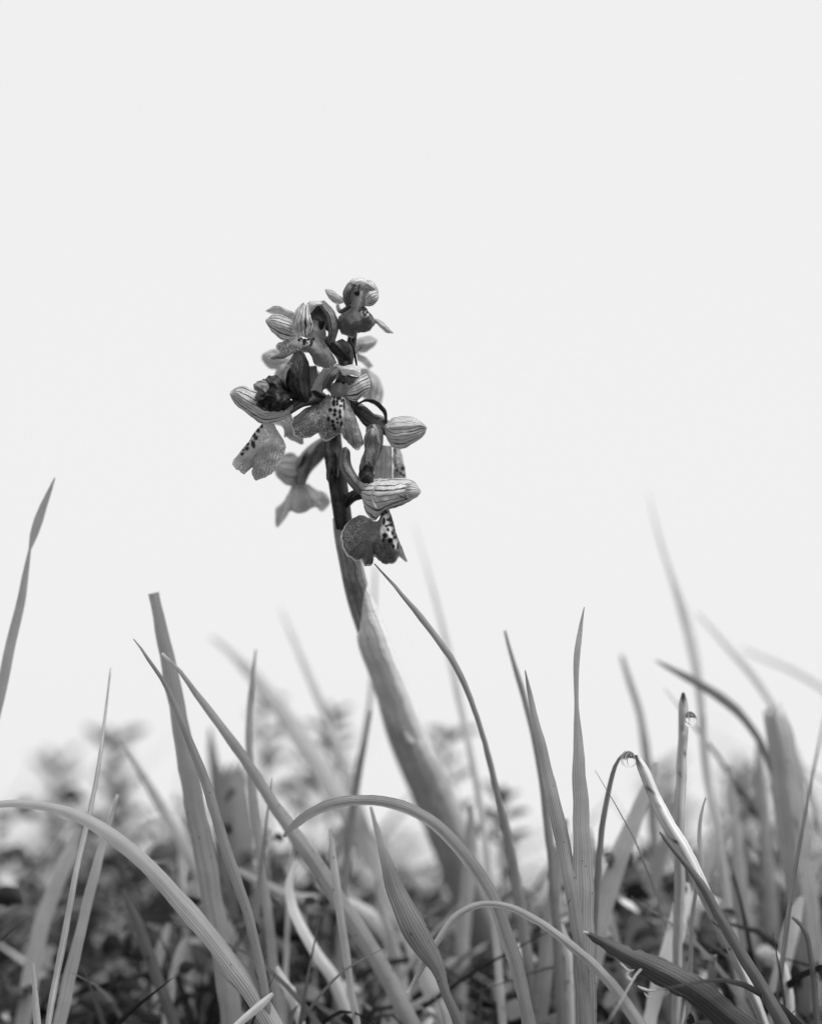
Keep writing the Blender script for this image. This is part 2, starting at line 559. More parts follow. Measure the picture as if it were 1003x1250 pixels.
# ------------------------------------------------------------------ grass helpers
def ribbon(pts, fold=0.25, twist=(0.0, 0.0), n=34, m=7, curl=0.0):
    """pts rows: xyz + width (metres). returns verts, faces, uv of a keeled blade"""
    c = resample(pts, n)
    p, w = c[:, :3], np.maximum(c[:, 3], 0.00012)
    tan = np.gradient(p, axis=0)
    tan /= np.maximum(np.linalg.norm(tan, axis=1)[:, None], 1e-9)
    view = p - CAM
    view /= np.linalg.norm(view, axis=1)[:, None]
    side = np.cross(tan, view)
    side /= np.maximum(np.linalg.norm(side, axis=1)[:, None], 1e-6)
    nor = np.cross(side, tan)
    a = np.linspace(twist[0], twist[1], n)[:, None]
    s2 = side * np.cos(a) + nor * np.sin(a)
    n2 = nor * np.cos(a) - side * np.sin(a)
    vs, uv = [], []
    for k in range(m):
        s = -1 + 2 * k / (m - 1)
        off = s2 * (s * w / 2)[:, None] + n2 * ((fold * abs(s) ** 1.3 - fold * 0.5) * w / 2)[:, None]
        vs.append(p + off)
        uv.append(np.stack([np.full(n, (s + 1) / 2), np.linspace(0, 1, n)], 1))
    return np.concatenate(vs), grid_faces(m, n), np.concatenate(uv)


def root_points(p3, w, spread=0.55):
    """carry a blade on from its last traced point down into the turf"""
    p, q = p3[-1], p3[-2]
    v = p - q
    v = v / np.linalg.norm(v)
    zg = zground(p[1]) - 0.004
    h = p[2] - zg
    if h < 0.003:
        return [], []
    hx = v[:2] / max(-v[2], 0.35) * h * spread
    ln = np.linalg.norm(hx)
    if ln > h * 0.9:
        hx *= h * 0.9 / ln
    mid = np.array([p[0] + hx[0] * 0.62, p[1] + hx[1] * 0.62, p[2] - h * 0.5])
    end = np.array([p[0] + hx[0], p[1] + hx[1], zg])
    return [mid, end], [w, w * 0.8]


def blade(name, label, pts, tone=1.0, mat='grass', fold=0.25, twist=(0, 0), group=None, cat='grass blade',
          spots=(), pales=(), n=48, m=7, root=True, rough_edge=0.10, cane=False, ragged=0.0):
    """pts: (px, px, width px, mm depth) from the tip down"""
    p3 = [P(a[0], a[1], a[3]) for a in pts]
    w = [a[2] * PX * (DIST + a[3] * 0.001) / DIST for a in pts]
    if root:
        rp, rw = root_points(p3, w[-1])
        p3 += rp; w += rw
    rows = np.hstack([np.array(p3), np.array(w)[:, None]])
    SEED[0] += 1
    dense = resample(rows, 60)
    jit = vnoise(dense[:, :3], 160, SEED[0])
    dense[:, 0] += jit * dense[:, 3] * 0.10
    dense[:, 3] *= 1 + 0.10 * vnoise(dense[:, :3], 260, SEED[0] + 5)
    rows = dense
    if cane:
        v, f, uv = tube_mesh(rows[:, :3], rows[:, 3] / 2, nseg=12, n=n + 10)
    else:
        v, f, uv = ribbon(rows, fold, twist, n, m)
    if rough_edge:
        SEED[0] += 1
        e = np.abs(uv[:, 0] - 0.5) * 2
        v = v + (vnoise(v, 700, SEED[0]) * rough_edge * 0.001 * e ** 2)[:, None] * (UPV + RGT * 0.4)
    if ragged:
        fall = np.exp(-uv[:, 1] * 25)
        jag = np.sin(uv[:, 0] * 23 + SEED[0]) + 0.8 * np.sin(uv[:, 0] * 51 + SEED[0] * 2)
        v = v + (ragged * 0.001 * jag * fall)[:, None] * UPV
    # dark or pale marks at photo pixels
    rel = v - CAM
    D = rel @ FWD
    qx = rel @ RGT / D / K + RES_W / 2
    qy = RES_H / 2 - rel @ UPV / D / K
    sp = np.zeros(len(v)); pl = np.zeros(len(v))
    for x, y, r in spots:
        sp = np.maximum(sp, np.clip((r + 1 - np.hypot(qx - x, qy - y)) / 2, 0, 1))
    for x, y, r in pales:
        pl = np.maximum(pl, np.clip((r + 1 - np.hypot(qx - x, qy - y)) / 2, 0, 1))
    base = rows[-1, :3]
    o = build(name, v, f, M[mat], None, uv, {'tone': np.full(len(v), tone), 'spot': sp, 'pale': pl}, origin=base)
    ABS[o.name] = tuple(base)
    tag(o, label, cat, group)
    return o


# ------------------------------------------------------------------ the orchid
ROOT_PX = (600, 1215, 62)
base_pt = P(*ROOT_PX)
root_xy = P(618, 1290, 72)
base_pt = np.array([root_xy[0], root_xy[1], zground(root_xy[1])])
orchid = empty('orchid', base_pt)
tag(orchid, 'tall flowering orchid with striped hooded florets and spotted lips on a leaning dark stem', 'orchid')


def px_of(p):
    rel = np.asarray(p) - CAM
    D = rel @ FWD
    return rel @ RGT / D / K + RES_W / 2, RES_H / 2 - rel @ UPV / D / K, (D - DIST) * 1000


bx, by, bd = px_of(base_pt - np.array([0, 0, 0.004]))
STEM = [(437, 378, 4, 7), (431, 405, 6, 10), (424, 440, 7, 14), (413, 480, 7, 17), (405, 515, 7, 21), (406, 550, 6, 23), (412, 590, 6, 23),
        (419, 640, 6, 22), (428, 690, 8, 21), (444, 750, 12, 21), (468, 820, 19, 24), (497, 895, 28, 28), (530, 975, 38, 36),
        (565, 1065, 48, 42), (600, 1180, 60, 46), (bx, by, bd, 46)]
tube('stem', orchid, STEM, M['stem'], nseg=20, n=90, ribs=5, ribamp=0.05)
# sheathing leaves wrapped round the stem
def sheath(path, mat, label, tip):
    o = tube('sheath', orchid, path, M[mat], nseg=28, n=60, skew=tip)
    o['label'] = label
    return o


sheath([(418.5, 640, 6.3, 22), (421, 652, 6.6, 26), (428.5, 690, 8, 28), (438, 730, 11, 30), (451, 770, 14, 30), (462, 800, 17, 29)], 'sheath_dim', 'grey mottled upper sheath on the stem', 0.0015)
sheath([(441, 738, 11.2, 26), (446.5, 757, 12.5, 34), (469, 820, 19, 39), (490, 875, 26, 43), (501, 905, 29.5, 42)], 'sheath', 'pale translucent sheath round the middle of the stem', -0.0055)
sheath([(490, 877, 26, 40), (499, 900, 29, 47), (531, 975, 38, 52), (566, 1065, 48, 54), (600, 1180, 60, 56), (bx, by - 8, bd, 54)], 'sheath_low', 'grey lower sheath of the stem', 0.006)
patch('sheath_tip', orchid, [[(492, 905), (487, 893), (489, 884)], [(500, 906, -2), (493, 893, -2), (490.5, 884, 0)], [(508, 908), (498, 893), (491, 884)]],
      M['cap'], d0=25.5, nt=12, ns=10)

FCOUNT = [0]


def flower(at, label):
    o = empty('flower', P(*at), orchid)
    o['label'] = label
    return o


# ---- the topmost flower
A = flower((428, 374, 3), 'small topmost flower with a round hood')
tube('ovary', A, [(430, 412, 6, 8), (424, 398, 5.5, 9), (423, 384, 5, 10), (430, 371, 4, 9)], M['ovary'], twist=1.5, ribs=3, ribamp=0.12)
patch('sepal', A, [[(421, 369, 3), (412, 371, 2.5), (402, 365, 2), (396, 355, 1)],
                   [(420, 367, 3), (411, 364, 1.6), (403, 359, 1.2), (396, 354, 1)],
                   [(419, 364, 3), (412, 358, 2), (403, 353, 2), (396, 353, 1)]], M['sepal'], ruffle=0.0)
patch('petal', A, [[(422, 374, 2), (418, 364, 1), (420, 352, .5), (428, 343, 1), (436, 341, 2)],
                   [(424, 373, .5), (421, 363, -1.5), (424, 353, -2), (430, 347, -1.5), (437, 345, 0)],
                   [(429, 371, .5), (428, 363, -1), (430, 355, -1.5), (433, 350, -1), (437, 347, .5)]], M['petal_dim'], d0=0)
patch('sepal', A, [[(424, 350, 2), (427, 342, 1), (435, 339, 1), (446, 339, 1)],
                   [(428, 351, 1), (432, 344, -2.2), (438, 341.5, -2.4), (447, 341, -1)],
                   [(434, 351, 1.5), (437, 348, -1.4), (442, 346, -2), (449, 345, -1)]], M['cap'])
patch('sepal', A, [[(440, 348, 2), (449, 341, 1.5), (458, 345, 1.5), (462, 354, 2)],
                   [(441, 351, 2), (449, 346, -1), (456, 349, -1), (460, 356, 0.5)],
                   [(442, 355, 2), (450, 351, -.5), (455, 353, -.5), (458, 357, 1)]], M['petal'])
patch('petal', A, [[(444, 364, 0), (450, 357, -1.5), (456, 354, -1), (461.5, 353, 1)],
                   [(445, 367, 0), (452, 362, -2.6), (458, 359, -1.6), (462, 357, 1)],
                   [(446, 370, 0), (452, 368, -1.8), (459, 366, -1), (462, 360, 1)],
                   [(446, 373, .5), (451, 374, 0), (458, 371, 0), (462, 363, 1)]], M['petal'])
patch('column', A, [[(429, 375, 1), (427, 365, .5), (429, 356, 1)], [(436, 376, -.6), (437, 366, -.5), (438, 356, .6)],
                    [(446, 374, .5), (447, 364, .5), (447, 352, 1)]], M['throat'], nt=14, ns=14, spots=[(436, 357.5, 2.4, 1.2), (435.5, 355, 1.8)])
patch('throat_shade', A, [[(422, 372, 2.6), (421, 356, 2.6), (430, 343, 2.6)], [(436, 374, 3.2), (437, 356, 3.4), (440, 342, 3)], [(455, 371, 2.6), (459, 358, 2.6), (452, 344, 2.6)]], M['petal_dim'], nt=10, ns=10)  # added backing sheet in the dimmer grey, standing in for throat shade
patch('lip', A, [[(428, 375, 1.5), (420, 381, 2), (413.5, 386, 2.5)],
                 [(430, 375, .5), (421, 387, .5), (411, 393, 2)],
                 [(433, 375, -.5), (426, 392, -1), (414, 404, 1)],
                 [(436, 375, -1), (432, 392, -2), (423, 410, 0)],
                 [(438, 375, -1.2), (438, 390, -2.4), (432, 411, -.5)],
                 [(440, 374.5, -1.2), (443, 388, -2.4), (437, 406.5, -1)],
                 [(442, 374, -1), (448, 387, -2), (446, 405.5, 0)],
                 [(444, 374, -.5), (452, 387, -1), (455, 400, .5)],
                 [(446, 374, 1), (453, 383, 1), (460, 393, 2)]], M['lip_dark'], nt=60, ns=80, ruffle=.22, margin=0.5,
      spots=[(441, 376.5, 2.2), (439, 379, 1.2), (444, 379, 1.2), (445, 384, 1.7), (443, 381.5, 1.0), (448, 381, 1.0), (449, 387, .9), (452, 384, .8), (446.5, 377, 1.2), (455, 386, .9)],
      pales=[(446, 381, 4.5, 5)])
patch('sepal', A, [[(456, 388, 2.5), (464, 390, 2), (473, 398, 1.5), (480, 406, 1)],
                   [(457, 391, 2), (463, 395, .6), (471, 401, .8), (480, 407, 1)],
                   [(456, 393, 2.5), (463, 399, 2), (470, 406, 2), (480, 407.5, 1)]], M['sepal'])
tube('spur', A, [(424, 376, 3.5, 6), (416, 380, 5, 6), (413, 377, 6, 5), (412, 372, 6.5, 4)], M['ovary'])

# ---- upper left flower
B = flower((380, 412, 1), 'upper flower with a wide open striped hood')
tube('ovary', B, [(420, 455, 7, 11), (417, 436, 5.5, 13), (407, 424, 4.5, 14), (396, 414, 3.5, 12)], M['ovary'], twist=1.8, ribs=3, ribamp=.14)
patch('sepal', B, [[(363, 413, 2.5), (345, 415, 2.5), (332, 405, 2.5), (324, 392, 2)],
                   [(362, 408, 1.5), (347, 404, 0), (334, 398, .6), (324, 391, 2)],
                   [(361, 400, 1.5), (348, 395, .3), (336, 391, .8), (324, 390, 2)],
                   [(360, 393, 2.5), (350, 387, 2), (336, 383, 2.4), (324.5, 389, 2)]], M['sepal_front'])
patch('sepal', B, [[(362, 395, 4), (350, 388, 4), (336, 385, 4.5), (326, 381, 5)],
                   [(364, 384, 4), (352, 378, 3.5), (338, 373, 4), (323, 379, 5)]], M['sepal'], bulge=.6)
patch('petal', B, [[(361, 411, 1.5), (357, 397, 1), (360, 380, 1), (370, 368, 1.5)],
                   [(365, 411, 0), (361, 396, -2), (364, 381, -2.2), (371, 370, -.5)],
                   [(371, 411, 0), (370, 396, -2.6), (370, 381, -2.8), (373, 371, -1)],
                   [(379, 408, .6), (382, 398, -1.4), (378, 382, -1.6), (376, 371, 0)]], M['petal'], nt=34, ns=34)
patch('column', B, [[(371, 412, .8), (377, 400, .8), (382, 390, 1)], [(384, 413, -.6), (385, 402, -.4), (387, 391, .8)],
                    [(398, 412, .4), (398, 402, .4), (398, 392, 1)]], M['throat'], nt=40, ns=40, spots=[(392, 398, 2.6, 1.2), (393, 394, 3.0)])
patch('throat_shade', B, [[(381, 393, 2.4), (377, 381, 2.6), (381, 371, 2.4)], [(390, 398, 2.2), (390, 384, 2.6), (389, 371, 2.4)], [(406, 408, 2.2), (405, 390, 2.4), (398, 373, 2.4)]], M['dark'], nt=30, ns=30)  # dark sheet painted as the shaded mouth of the hood
patch('sepal', B, [[(372, 372, 3), (377, 367, 2.5), (386, 366, 2), (396, 368, 2)], [(376, 379, 1.5), (381, 372, -1), (387, 370, -1.3), (396, 371, 0)],
                   [(381, 382, 1.5), (384, 376, -.6), (388, 373, -.8), (393, 373, .3)]], M['cap'])
patch('petal', B, [[(399, 416, 0), (401, 402, -1.2), (398, 386, -1.4), (390, 373, 0)],
                   [(402, 420, -.4), (406, 402, -2.6), (402, 383, -2.6), (391, 370, -.4)],
                   [(404, 420, .3), (410, 402, -1), (407, 383, -1), (393, 367, 0)],
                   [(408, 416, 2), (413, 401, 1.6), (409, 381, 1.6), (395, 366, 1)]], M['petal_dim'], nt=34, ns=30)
patch('lip', B, [[(365, 411, 2), (352, 414, 2.5), (339, 418, 3.5)],
                 [(368, 412, 1), (353, 420, 1.5), (336, 424, 3)],
                 [(370, 413, 0), (356, 425, .8), (339, 430, 2.5)],
                 [(372, 413, -.6), (357, 428, .4), (327, 437.5, 2.2)],
                 [(374, 413, -1), (362, 428, 0), (343, 438.5, 1.5)],
                 [(376, 413, -1.4), (368, 424, -1), (357, 431, .5)],
                 [(379, 412, -1.6), (373, 423, -1.8), (366, 429, -.6)],
                 [(382, 412, -1.6), (378, 424, -2.2), (379, 433, -1.2)],
                 [(384, 412, -1.6), (383, 428, -2.4), (384, 444, -1)],
                 [(387, 412, -1.4), (390, 430, -2.2), (394, 450, -.6)],
                 [(390, 412, -1), (397, 428, -1.6), (403, 450, 0)],
                 [(394, 412, 0), (402, 426, 0), (411.5, 443, 1)]], M['lip'], nt=60, ns=110, ruffle=.22, margin=.4,
      spots=[(365, 415, 1.2), (371.5, 416, 1.6, 1.3), (371, 420, 1.2), (376, 413.5, 1.5), (380, 417, 1.5, 2.0), (382, 412.5, 1.8), (379, 421, 1.0), (368, 413, .9), (374, 419, .7)],
      pales=[(371, 417, 9, 4.5), (362, 417, 8, 4)])
# ---- flower behind it on the far side of the spike
BB = flower((350, 445, 12), 'soft grey flower half hidden on the far side of the spike')
tube('ovary', BB, [(412, 482, 8, 10), (392, 462, 10, 11), (366, 446, 12, 10)], M['ovary'])
patch('sepal', BB, [[(360, 450, 1), (345, 452, 0), (328, 449, 0), (319, 440, 0)], [(360, 442, 0), (345, 440, -1.5), (332, 439, -1), (319, 436, 0)],
                    [(360, 432, 1), (345, 427, 0), (332, 426, 0), (320, 433, 0)]], M['soft_dim'], d0=12)
patch('lip', BB, [[(352, 440, 0), (336, 452, 0), (335, 460, 1)], [(358, 440, -1), (345, 456, -1.5), (343, 466, 0)], [(368, 442, 0), (354, 460, 0), (352, 468, 1)]], M['soft_dim'], d0=11)

# ---- withering flower on the left
W = flower((372, 488, 0), 'withering flower with dark crumpled hood on the left side')
tube('ovary', W, [(410, 505, 7, 12), (399, 492, 4.5, 15), (387, 486, 2.5, 18), (371, 489, 1, 16), (352, 500, .5, 13)], M['ovary'], twist=1.4, ribs=3, ribamp=.15)
patch('sepal', W, [[(368, 491, 1.5), (350, 484, 1), (343, 466, 1), (346, 450, .8), (356, 436, .5), (360, 427, .6)],
                   [(370, 491, -.5), (356, 480, -2.2), (351, 465, -2.6), (353, 448, -2.4), (359, 436, -1.6), (363, 427, -.5)],
                   [(375, 491, -.6), (367, 478, -3.2), (364, 463, -3.6), (364, 447, -3.2), (366, 436, -2), (367, 427.5, -.5)],
                   [(381, 489, 1), (380, 474, .5), (378, 458, 0), (377, 443, 0), (373, 434, 0), (370, 428, .4)]], M['wither'], nt=36, ns=40, crumple=.16)['label'] = 'dark upright veined sepal'
patch('sepal', W, [[(353, 484, .5), (343, 468, -.4), (345, 452, -.8), (352, 441, -.6)], [(356, 482, -1), (349, 467, -3), (351, 453, -3.2), (357, 443, -2.4)]],
      M['wither_pale'], crumple=.14)
patch('petal', W, [[(379, 478, 4), (377, 462, 4), (377, 446, 4)], [(384, 470, 3.4), (387, 456, 3.2), (387, 446, 4)]], M['petal_dim'])
patch('sepal', W, [[(368, 495, 1), (345, 513, .6), (322, 518, .6), (303, 506, .8), (286, 492, 1), (281, 482, 1)],
                   [(362, 495, .3), (342, 507, -1.6), (322, 508, -2), (303, 497, -1.6), (288, 486, -.6), (280.5, 480, .6)],
                   [(358, 492, .3), (340, 500, -2), (322, 499, -2.4), (304, 489, -2), (290, 481, -1), (280.5, 479, .6)],
                   [(352, 486, 1), (336, 484, .6), (320, 480, .2), (307, 474, .2), (292, 471, .4), (281, 477, .8)]], M['sepal_front'], nt=46, ns=42)['label'] = 'broad pale sepal with dark lengthwise stripes'
patch('petal', W, [[(352, 497, -1), (344, 503, -2), (330, 501, -2.5), (316, 495, -2), (311, 487, -1.6)],
                   [(353, 490, -2.6), (344, 492, -4.6), (330, 490, -5), (319, 485, -4.4), (312, 483, -3)],
                   [(351, 482, -2.6), (342, 478, -4.6), (330, 475, -5), (320, 474, -4), (313, 478, -2.6)],
                   [(346, 470, -.6), (342, 460, -1.6), (331, 458, -2), (320, 463, -1.6), (314, 472, -1)]], M['wither'], nt=46, ns=46, crumple=1.0, cfreq=560)['label'] = 'shrivelled black petal'
patch('petal', W, [[(326, 484, -4.4), (318, 482, -4.6), (309, 477, -3.6)], [(328, 476, -5), (319, 470, -5), (311, 469, -3.6)], [(335, 466, -3), (326, 461, -3), (318, 463, -2)]], M['wither_pale'], nt=24, ns=24, crumple=.6, cfreq=600)
patch('petal', W, [[(345, 500, -2), (335, 502, -3), (320, 497, -3), (312, 491, -2.2)], [(345, 492, -4), (334, 492, -5.4), (322, 489, -5), (312, 486, -3.4)]], M['wither'], nt=30, ns=24, crumple=.8, cfreq=600)
patch('lip', W, [[(320, 517, 1.5), (310, 529, 2), (297, 546, 2), (284.5, 561, 2.5)],
                 [(322, 517, .5), (312, 531, .3), (299, 549, .6), (284, 565, 2)],
                 [(323, 517, -.4), (314, 534, -1), (303, 554, -.6), (287, 572, 1)],
                 [(324, 517, -1), (317, 536, -1.8), (306, 557, -1.2), (297, 577.5, .4)],
                 [(325, 517, -1.2), (320, 537, -2.2), (310, 556, -1.6), (304, 574, 0)],
                 [(326, 517, -1.3), (322, 537, -2.4), (313, 556, -1.8), (308.5, 570, -.4)],
                 [(327, 517, -1.3), (324, 537, -2.4), (316, 558, -1.8), (307, 579, .2)],
                 [(328, 517, -1.2), (327, 537, -2.2), (321, 560, -1.4), (313, 586, .4)],
                 [(330, 517, -1), (331, 536, -1.8), (329, 557, -1), (325, 582, .8)],
                 [(332, 517, -.6), (336, 534, -1), (338, 553, 0), (337, 572, 1.2)],
                 [(334, 518, .2), (340, 532, .2), (344, 544, .6), (348, 551, 1.6)],
                 [(335, 519, 1), (341, 528, 1), (345, 535, 1.4), (348.5, 541, 2)]], M['lip_pale'], nt=70, ns=90, ruffle=.22, margin=.5,
      spots=[(319, 520, 1.6, 1.4), (315, 525.5, 1.6, 1.2), (310, 530.5, 1.8), (312, 534, 1.5, 1.4), (302, 541.5, 1.6, 1.2), (309, 542.5, 1.8, 1.9), (301, 547, 1.6), (297.5, 549.5, .9), (296, 554, 1.5), (305, 537, .7), (308, 538, .7), (306, 533, .8)],
      pales=[(302, 538, 5, 9), (293, 550, 4, 6), (311, 527, 4, 7)])
patch('petal', W, [[(330, 517, 0), (345, 522, 0), (347, 534, 0)], [(340, 513, -1), (350, 518, -1), (355, 532, 0)], [(356, 506, 0), (358, 515, 0), (366, 535, 0)]], M['soft'], d0=6)
patch('petal', W, [[(352, 522, 0), (349, 532, 0), (355, 537, 0)], [(360, 520, -1), (359, 532, -.6), (367, 542, 0)], [(372, 522, 0), (370, 532, 0), (371, 541, 0)]], M['soft_dim'], d0=7)

# ---- front centre flower
D_ = flower((408, 484, -1), 'front flower with a broad frosted lip and many dark spots')
tube('ovary', D_, [(411, 520, 7, 12), (424, 505, 5, 13), (430, 492, 3, 13), (424, 474, 2.5, 12)], M['ovary'], twist=1.6, ribs=3, ribamp=.14)
patch('sepal', D_, [[(381, 477, 3), (384, 466, 2.4), (391, 453, 2), (399, 445, 2)], [(388, 479, 2), (391, 468, .6), (397, 456, .4), (404, 448, 1)],
                    [(394, 480, 2), (396, 470, 1.6), (401, 460, 1.4), (408, 451, 1.6)]], M['soft'])
patch('petal', D_, [[(393, 479, 1), (394, 465, 0), (399, 452, 0), (410, 445, .4)], [(397, 475, -.8), (401, 463, -2.6), (407, 454, -2.6), (415, 449, -1)],
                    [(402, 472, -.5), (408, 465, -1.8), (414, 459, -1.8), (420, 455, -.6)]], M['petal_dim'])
patch('sepal', D_, [[(409, 444, 2), (420, 446, 1), (431, 445, 1), (440, 447, 2)], [(412, 449, 0), (421, 450, -2.6), (431, 450, -2.8), (440, 453, 0)],
                    [(418, 458, .6), (424, 457.5, -2.2), (432, 458, -2.2), (440, 460, .4)]], M['cap'], d0=-.8)['label'] = 'pale dorsal sepal arching over the column'
patch('throat_shade', D_, [[(404, 472, 1.8), (412, 461, 1.8), (420, 457, 1.8)], [(426, 474, 1.8), (430, 466, 1.8), (438, 460, 1.8)]], M['dark'], nt=8, ns=8)  # shade under the dorsal sepal put in as a dark sheet
patch('petal', D_, [[(425, 470, 0), (433, 465, -1.8), (440, 459, -1.6), (447, 456, 0)], [(424, 476, -.4), (434, 472, -2.6), (443, 467, -2.4), (451, 463, 0)],
                    [(423, 481, -.4), (434, 479, -2.4), (443, 475, -2.2), (451.5, 471, 0)], [(424, 487, .6), (433, 489, -.6), (442, 484, -.6), (451, 477, .8)]], M['petal'])
patch('petal', D_, [[(420, 458, 1), (428, 461, -1), (438, 458, -.6), (446, 454, .6)], [(424, 468, .2), (430, 468, -1.4), (438, 463, -1.2), (447, 458, .6)]], M['petal_dim'])
patch('column', D_, [[(405, 484, .6), (403, 474, .6), (406, 467, 1)], [(415, 487, -1.2), (415, 476, -1.4), (416, 466, -.6)], [(425, 486, .4), (426, 476, .4), (425, 468, .8)]],
      M['throat'], nt=20, ns=20, spots=[(414, 464, 2.2), (419, 466, 2.2), (423, 465, 1.5)])
patch('lip', D_, [[(401, 481, 1.6), (390, 489, 2), (374, 498, 2.5), (358, 509, 3)],
                  [(402, 482, .8), (391, 494, .8), (374, 508, 1), (355, 520, 2.4)],
                  [(403, 483, .2), (393, 498, -.4), (378, 515, -.2), (359, 531, 1.6)],
                  [(404, 484, -.4), (396, 501, -1.4), (383, 518, -1), (367, 535.5, 1)],
                  [(405, 484, -.8), (399, 502, -2), (388, 519, -1.6), (377, 534, .4)],
                  [(406, 484, -1), (402, 503, -2.6), (393, 519, -2), (387, 529.5, 0)],
                  [(407, 484, -1.2), (405, 503, -3), (398, 521, -2.6), (392, 536, -.4)],
                  [(408.5, 484, -1.6), (408, 503, -3.4), (404, 521, -3), (402, 537.5, -1)],
                  [(411, 484, -2), (411.5, 503, -4), (410, 518, -3.6), (410, 532, -2)],
                  [(414, 484, -2.2), (416, 503, -4.2), (415.5, 517, -4), (415.5, 528.5, -3)],
                  [(417, 484, -2), (419.5, 503, -3.8), (419.5, 520, -3.6), (420, 536, -2)],
                  [(420, 485, -1.4), (424, 503, -2.6), (426, 522, -2.4), (429, 544.5, -.6)],
                  [(422, 485, -.6), (428, 503, -1.4), (433, 524, -1.2), (437, 550, .2)],
                  [(424, 485, .4), (431, 502, .2), (438, 520, .2), (444, 541, 1)]], M['lip'], nt=84, ns=120, ruffle=.22, margin=.45,
      spots=[(413.5, 485.5, 2.1), (407.5, 492, 1.4, 2.2), (411.5, 490, 1.2), (412, 493.5, 1.3), (418, 489, 1.5), (416.5, 495.5, 1.4), (420, 496, .9, 4),
             (403, 500.5, 1.9), (409, 501, 1.6, 1.3), (415, 503, 1.2, 2.0), (408.5, 506.5, 1.5), (415.2, 508.5, 1.3, 1.4), (401.5, 512, 1.7, 1.4),
             (406.5, 514.5, 1.6), (411.5, 511.5, 1.0), (412, 515.5, 1.0), (416.5, 517, 1.2, 1.8), (407.5, 519, 1.3), (409, 523, 1.1, 1.3), (408, 484.5, .8, 2)],
      pales=[(410, 497, 6, 11), (410, 510, 7, 9), (417, 500, 3, 14), (418, 528, 2.5, 8)])

# ---- right hand flower seen from the side
E = flower((468, 520, 4), 'side-on flower with a pale striped sepal pointing away from the stem')
tube('ovary', E, [(409, 500, 7, 12), (424, 494, 5, 13), (440, 500, 4, 16), (452, 513, 4, 18), (464, 519, 4, 20), (475, 527, 4.4, 15)], M['ovary'], twist=2.2, ribs=3, ribamp=.18)
patch('sepal', E, [[(472, 538, 1.5), (478, 546, 1), (490, 548, .8), (503, 542, .6), (513, 536, .5), (519, 529, .4)],
                   [(470, 529, .5), (478, 537, -1.6), (490, 538, -2.2), (503, 534, -2), (513, 530, -1.2), (520, 526, 0)],
                   [(470, 522, .5), (479, 528, -2), (490, 528, -2.8), (503, 526, -2.6), (513, 523, -1.4), (521, 523, 0)],
                   [(471, 516, 1.4), (480, 519, .2), (492, 518, -.6), (503, 516, -.8), (513, 516, -.4), (520.5, 520, .4)]], M['sepal_front'], d0=2, nt=36, ns=36)
patch('sepal', E, [[(472, 516, 1.8), (479, 510, 1), (491, 507, 1), (505, 509, 1), (514, 514, 1), (521, 522, .8)], [(472, 522, -.9), (480, 521, -1.8), (492, 520, -2.2), (505, 519, -2.0), (514, 519, -1.3), (521, 523, -.2)]], M['sepal'], d0=1.2)
patch('petal', E, [[(440, 484, 0), (441, 468, 0), (439, 450, 0)], [(452, 488, -1.5), (454, 470, -2), (447, 449, -.5)], [(462, 492, -1), (465, 475, -1), (456, 455, 0)], [(466, 494, 1), (468, 482, 1), (463, 463, 1)]], M['soft'], d0=12)
patch('bract', E, [[(434, 497, 3), (446, 491, 3), (458, 495, 3), (468, 506, 3), (469, 519, 3)], [(435, 493, 2), (447, 486.5, 2), (461, 490, 2), (472, 502, 2), (473, 517, 2.5)]], M['bract'], bulge=.7)
tube('spur', E, [(456, 520, 3, 16), (457, 532, 2.6, 19), (456, 546, 2.4, 21), (451, 560, 2, 20), (447, 575, 2, 17), (449, 590, 2, 13)], M['spur'], ribs=4, ribamp=.14, twist=1.5, noise=.00025)
patch('petal', E, [[(450, 522, 1), (445, 532, .6), (445, 548, .8)], [(455, 522, -1), (452, 532, -1.8), (449, 549, -.6)], [(460, 524, 0), (458, 536, -1), (452, 547, 0)]], M['wither_pale'], crumple=.25)
patch('petal', E, [[(452, 562, -.6), (441, 572, -1), (437, 580, -.5)], [(456, 568, -1.6), (448, 579, -2.6), (444, 590, -1.6)], [(458, 574, -.4), (458, 584, -1), (456, 590, -.6)]], M['wither'], nt=30, ns=30, crumple=.7, cfreq=700)
patch('lip', E, [[(463, 545, 0), (457, 566, 0), (456, 588, 0)], [(470, 544, -1), (468, 566, -1.4), (468, 590, -1)], [(478, 545, -1.4), (479, 566, -1.8), (480, 590, -1.4)]], M['soft_dim'], d0=7)
patch('lip', E, [[(480, 545, -1), (480, 566, -1), (480, 590, -1)], [(484, 546, -1), (488, 566, -.6), (489, 590, -.6)], [(488, 548, 1), (493, 568, 1), (497, 588, 1)]], M['lip'], d0=6.5, nt=40, ns=24,
      spots=[(491, 572, 1.5), (489, 578, 1.3), (493, 580, 1.4), (487, 584, 1.2), (484, 574, 1)])

